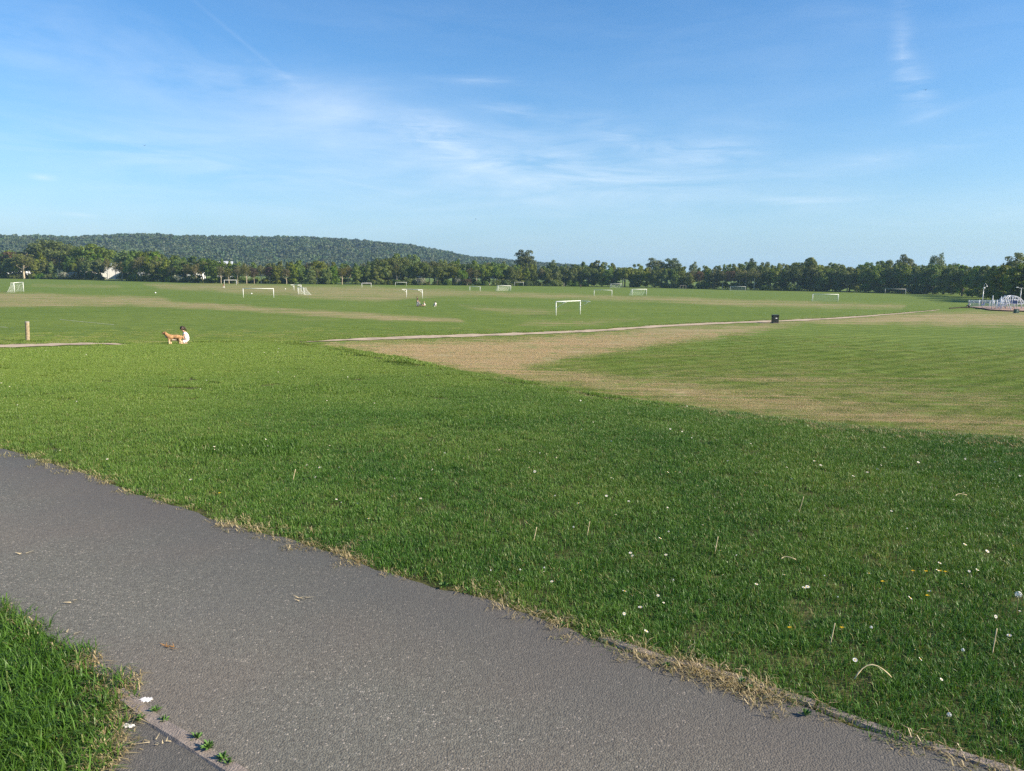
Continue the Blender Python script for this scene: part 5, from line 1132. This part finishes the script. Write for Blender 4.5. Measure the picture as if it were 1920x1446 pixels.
# daisies
ds = MB()
for k in range(11):
    q = k * 2 * math.pi / 11; ds.add([(.003 * math.cos(q - .3), .003 * math.sin(q - .3), 0), (.011 * math.cos(q - .2), .011 * math.sin(q - .2), .002), (.0125 * math.cos(q), .0125 * math.sin(q), .002), (.011 * math.cos(q + .2), .011 * math.sin(q + .2), .002), (.003 * math.cos(q + .3), .003 * math.sin(q + .3), 0)], [(0, 1, 2, 3, 4)])
ds_me = ds.mesh('petals', m_petal); core = MB().ball((0, 0, .002), (.004, .004, .003), 6, 4).mesh('flower_centre', m_yel)
rd = random.Random(12); nds = 0
while nds < 230:
    px, py = rd.uniform(-10, 1930), 655 + 640 * rd.random() ** 1.7; x, y, z = near_pt(px, py); D_ = terrain(np.array([x]), np.array([y]))[1][0]
    if D_ > -.3 or onpath(np.array([x]), np.array([y]))[0] or segdist(np.array([x]), np.array([y]), FARd)[0] < .15 or inpoly(np.array([x]), np.array([y]), LEFT_LAWN)[0]: continue
    if math.sin(px * .011 + 1) + math.sin(py * .03) + rd.gauss(0, .8) < .2: continue
    o = tag(link('daisy', ds_me, None, (x, y, z + rd.uniform(.038, .052)), (rd.gauss(0, .35), rd.gauss(0, .35), rd.uniform(0, 6)), (rd.uniform(.40, .95) * (1 + max(0, y - 9) * .02),) * 3), 'tiny white daisy in the mown grass of the bank', 'daisy', 'daisies in the near lawn'); link('flower_centre', core, o); nds += 1
# dry stalks
for i, (px, py, L, q, arc, lab) in enumerate([(1600, 1298, .15, .25, .05, 'long arched straw stalk lying on the lawn above the right kerb'), (1556, 1214, .09, 1.2, .015, 'short thick dry stalk standing in the right lawn'), (1463, 1066, .08, .1, .01, 'pale dry stalk lying flat in the middle of the right lawn'), (1340, 1040, .09, 1.4, .01, 'upright dry stalk left of the flat pale one'), (1498, 962, .10, .8, .01, 'slanting dry stalk in the upper right lawn'), (1790, 945, .10, .6, .01, 'slanting straw in the far right lawn'), (1100, 1010, .09, 1.5, .01, 'dry upright stalk by a seed head above the path'), (1000, 1018, .08, 1.3, .01, 'dry stalk left of a seed head above the path'), (548, 905, .09, 1.3, .01, 'dry stalk in the left lawn above the path'), (1860, 1230, .10, 1.3, .01, 'dry stalk near the right edge of the lawn')]):
    x, y, z = near_pt(px, py); c_, s_ = math.cos(q), math.sin(q)
    pts = [(L * f * 1.0, .01 * math.sin(f * 5), .055 + arc * math.sin(f * math.pi)) if q < .7 else (L * f * .35, .0, .0 + L * f * 1.1) for f in np.linspace(0, 1, 9)]
    MB().tube(pts, [.0022 + .0006 * math.sin(k * 2.0) for k in range(9)], 6).build('straw_stalk', m_stalk, None, True, loc=(x, y, z), rot=(0, 0, q * .6)); tag(C.objects[-1], lab, 'straw')
# weeds in the joints
lf = MB(); lf.add([(0, 0, 0), (.03, .011, .014), (.062, .010, .020), (.085, 0, .012), (.062, -.010, .020), (.03, -.011, .014), (.04, 0, .010)], [(0, 6, 1), (1, 6, 2), (2, 6, 3), (3, 6, 4), (4, 6, 5), (5, 6, 0)]); lf_me = lf.mesh('leaf', m_weed, True)
for i, (px, py, s, n) in enumerate([(293, 1340, .55, 9), (262, 1358, .55, 9), (238, 1338, .45, 8), (308, 1358, .45, 8), (370, 1392, .6, 10), (392, 1410, .65, 10), (418, 1432, .6, 10), (430, 1440, .5, 8), (832, 1106, .7, 11), (878, 1116, .6, 9), (1392, 1288, .6, 9), (1405, 1300, .55, 9), (1510, 1348, .55, 8), (1056, 1180, .6, 9), (1250, 1256, .5, 8)]):
    q = on_path(px, py); o = thing('weed', ['green weed tuft beside the white paint splash', 'green weed tuft on the branch side of the kerb', 'small weed at the head of the branch kerb', 'small weed below the white paint splash', 'leafy weed along the right side of the branch kerb', 'largest leafy weed along the branch kerb', 'leafy weed near the bottom of the branch kerb', 'lowest leafy weed of the branch kerb', 'broad-leaved weed at the far path edge', 'leafy weed right of the broad-leaved one', 'weed growing at the right kerb joint', 'second weed at the right kerb joint', 'weed in the straw below the right kerb', 'weed at the path edge left of the kerb', 'small weed where the right kerb begins'][i], 'weed', (q[0], q[1], .012), random.uniform(0, 6), 'weeds in the path joints'); o.scale = (s * .52,) * 3; n = int(n * 2.2)
    for k in range(n):
        a = k * 2.4; link('leaf', lf_me, o, loc=(.006 * math.cos(a), .006 * math.sin(a), .004 * k / n), rot=(random.gauss(0, .3), -random.uniform(.0, 1.25), a), scale=(random.uniform(.7, 1.2),) * 3)
# white splashes of paint, fallen leaves and bits on the asphalt
m_splash = plain('white_splash', (.72, .70, .68), .8, .2, var=.25, scale=60)
def patch(name, mat, px, py, a, b, lab, cat, seed):
    r = random.Random(seed); q = on_path(px, py); n = 22; ring = [((a * (1 + .35 * r.uniform(-1, 1))) * math.cos(2 * math.pi * k / n), (b * (1 + .35 * r.uniform(-1, 1))) * math.sin(2 * math.pi * k / n)) for k in range(n)]
    MB().add([(0, 0, .003)] + [(x, y, .0028) for x, y in ring] + [(x * 1.03, y * 1.03, 0) for x, y in ring], [(0, 1 + k, 1 + (k + 1) % n) for k in range(n)] + [(1 + k, 1 + n + k, 1 + n + (k + 1) % n, 1 + (k + 1) % n) for k in range(n)]).build(name, mat, None, loc=(q[0], q[1], .0135)); tag(C.objects[-1], lab, cat)
patch('paint_splash', m_splash, 274, 1319, .022, .016, 'white splash on the asphalt beside the end of the branch kerb', 'splash', 1); patch('paint_splash', m_splash, 240, 1368, .020, .010, 'white smear on the branch path next to the long grass', 'splash', 2)
m_dleaf = plain('dry_leaf', (.32, .17, .06), .8, .1, var=.3, scale=50)
for i, (px, py, lab) in enumerate([(318, 1217, 'dry orange tuft lying on the asphalt near the left lawn'), (50, 1041, 'pale dry leaf on the asphalt by the left edge'), (570, 1126, 'pale dry tuft in the middle of the path'), (300, 1398, 'pale grass scraps on the branch path'), (128, 1192, 'small white scrap near the left lawn corner'), (135, 1130, 'thin white scrap on the asphalt above the left lawn')]):
    q = on_path(px, py); r = random.Random(i); mb = MB()
    for k in range(7 if i in (0, 2, 3) else 2):
        a = r.uniform(0, 6.28); L = r.uniform(.02, .055); x0, y0 = r.gauss(0, .02), r.gauss(0, .012); dx, dy = math.cos(a) * L, math.sin(a) * L * .6; w_ = .0035 if i in (0, 2, 3) else .009
        mb.add([(x0 - dy * w_ / L, y0 + dx * w_ / L, .002), (x0 + dy * w_ / L, y0 - dx * w_ / L, .002), (x0 + dx + dy * w_ / L * .3, y0 + dy, .010), (x0 + dx - dy * w_ / L * .3, y0 + dy + .001, .010)], [(0, 1, 2, 3)])
    mb.build('dry_scrap', m_stalk if i else m_dleaf, None, loc=(q[0], q[1], .013)); tag(C.objects[-1], lab, 'dry grass')

# ---------------------------------------------------------------- air
m_haze, t = new_mat('haze'); pv = t.n('ShaderNodeVolumePrincipled'); pv.inputs['Color'].default_value = (.50, .74, 1.0, 1); pv.inputs['Density'].default_value = .00013; pv.inputs['Anisotropy'].default_value = .15
oo = t.n('ShaderNodeOutputMaterial'); t.link(pv.outputs[0], oo.inputs['Volume'])
hz = MB().box((0, 0, 38.5), (8600, 8600, 105)).build('haze', m_haze); hz['kind'] = 'stuff'
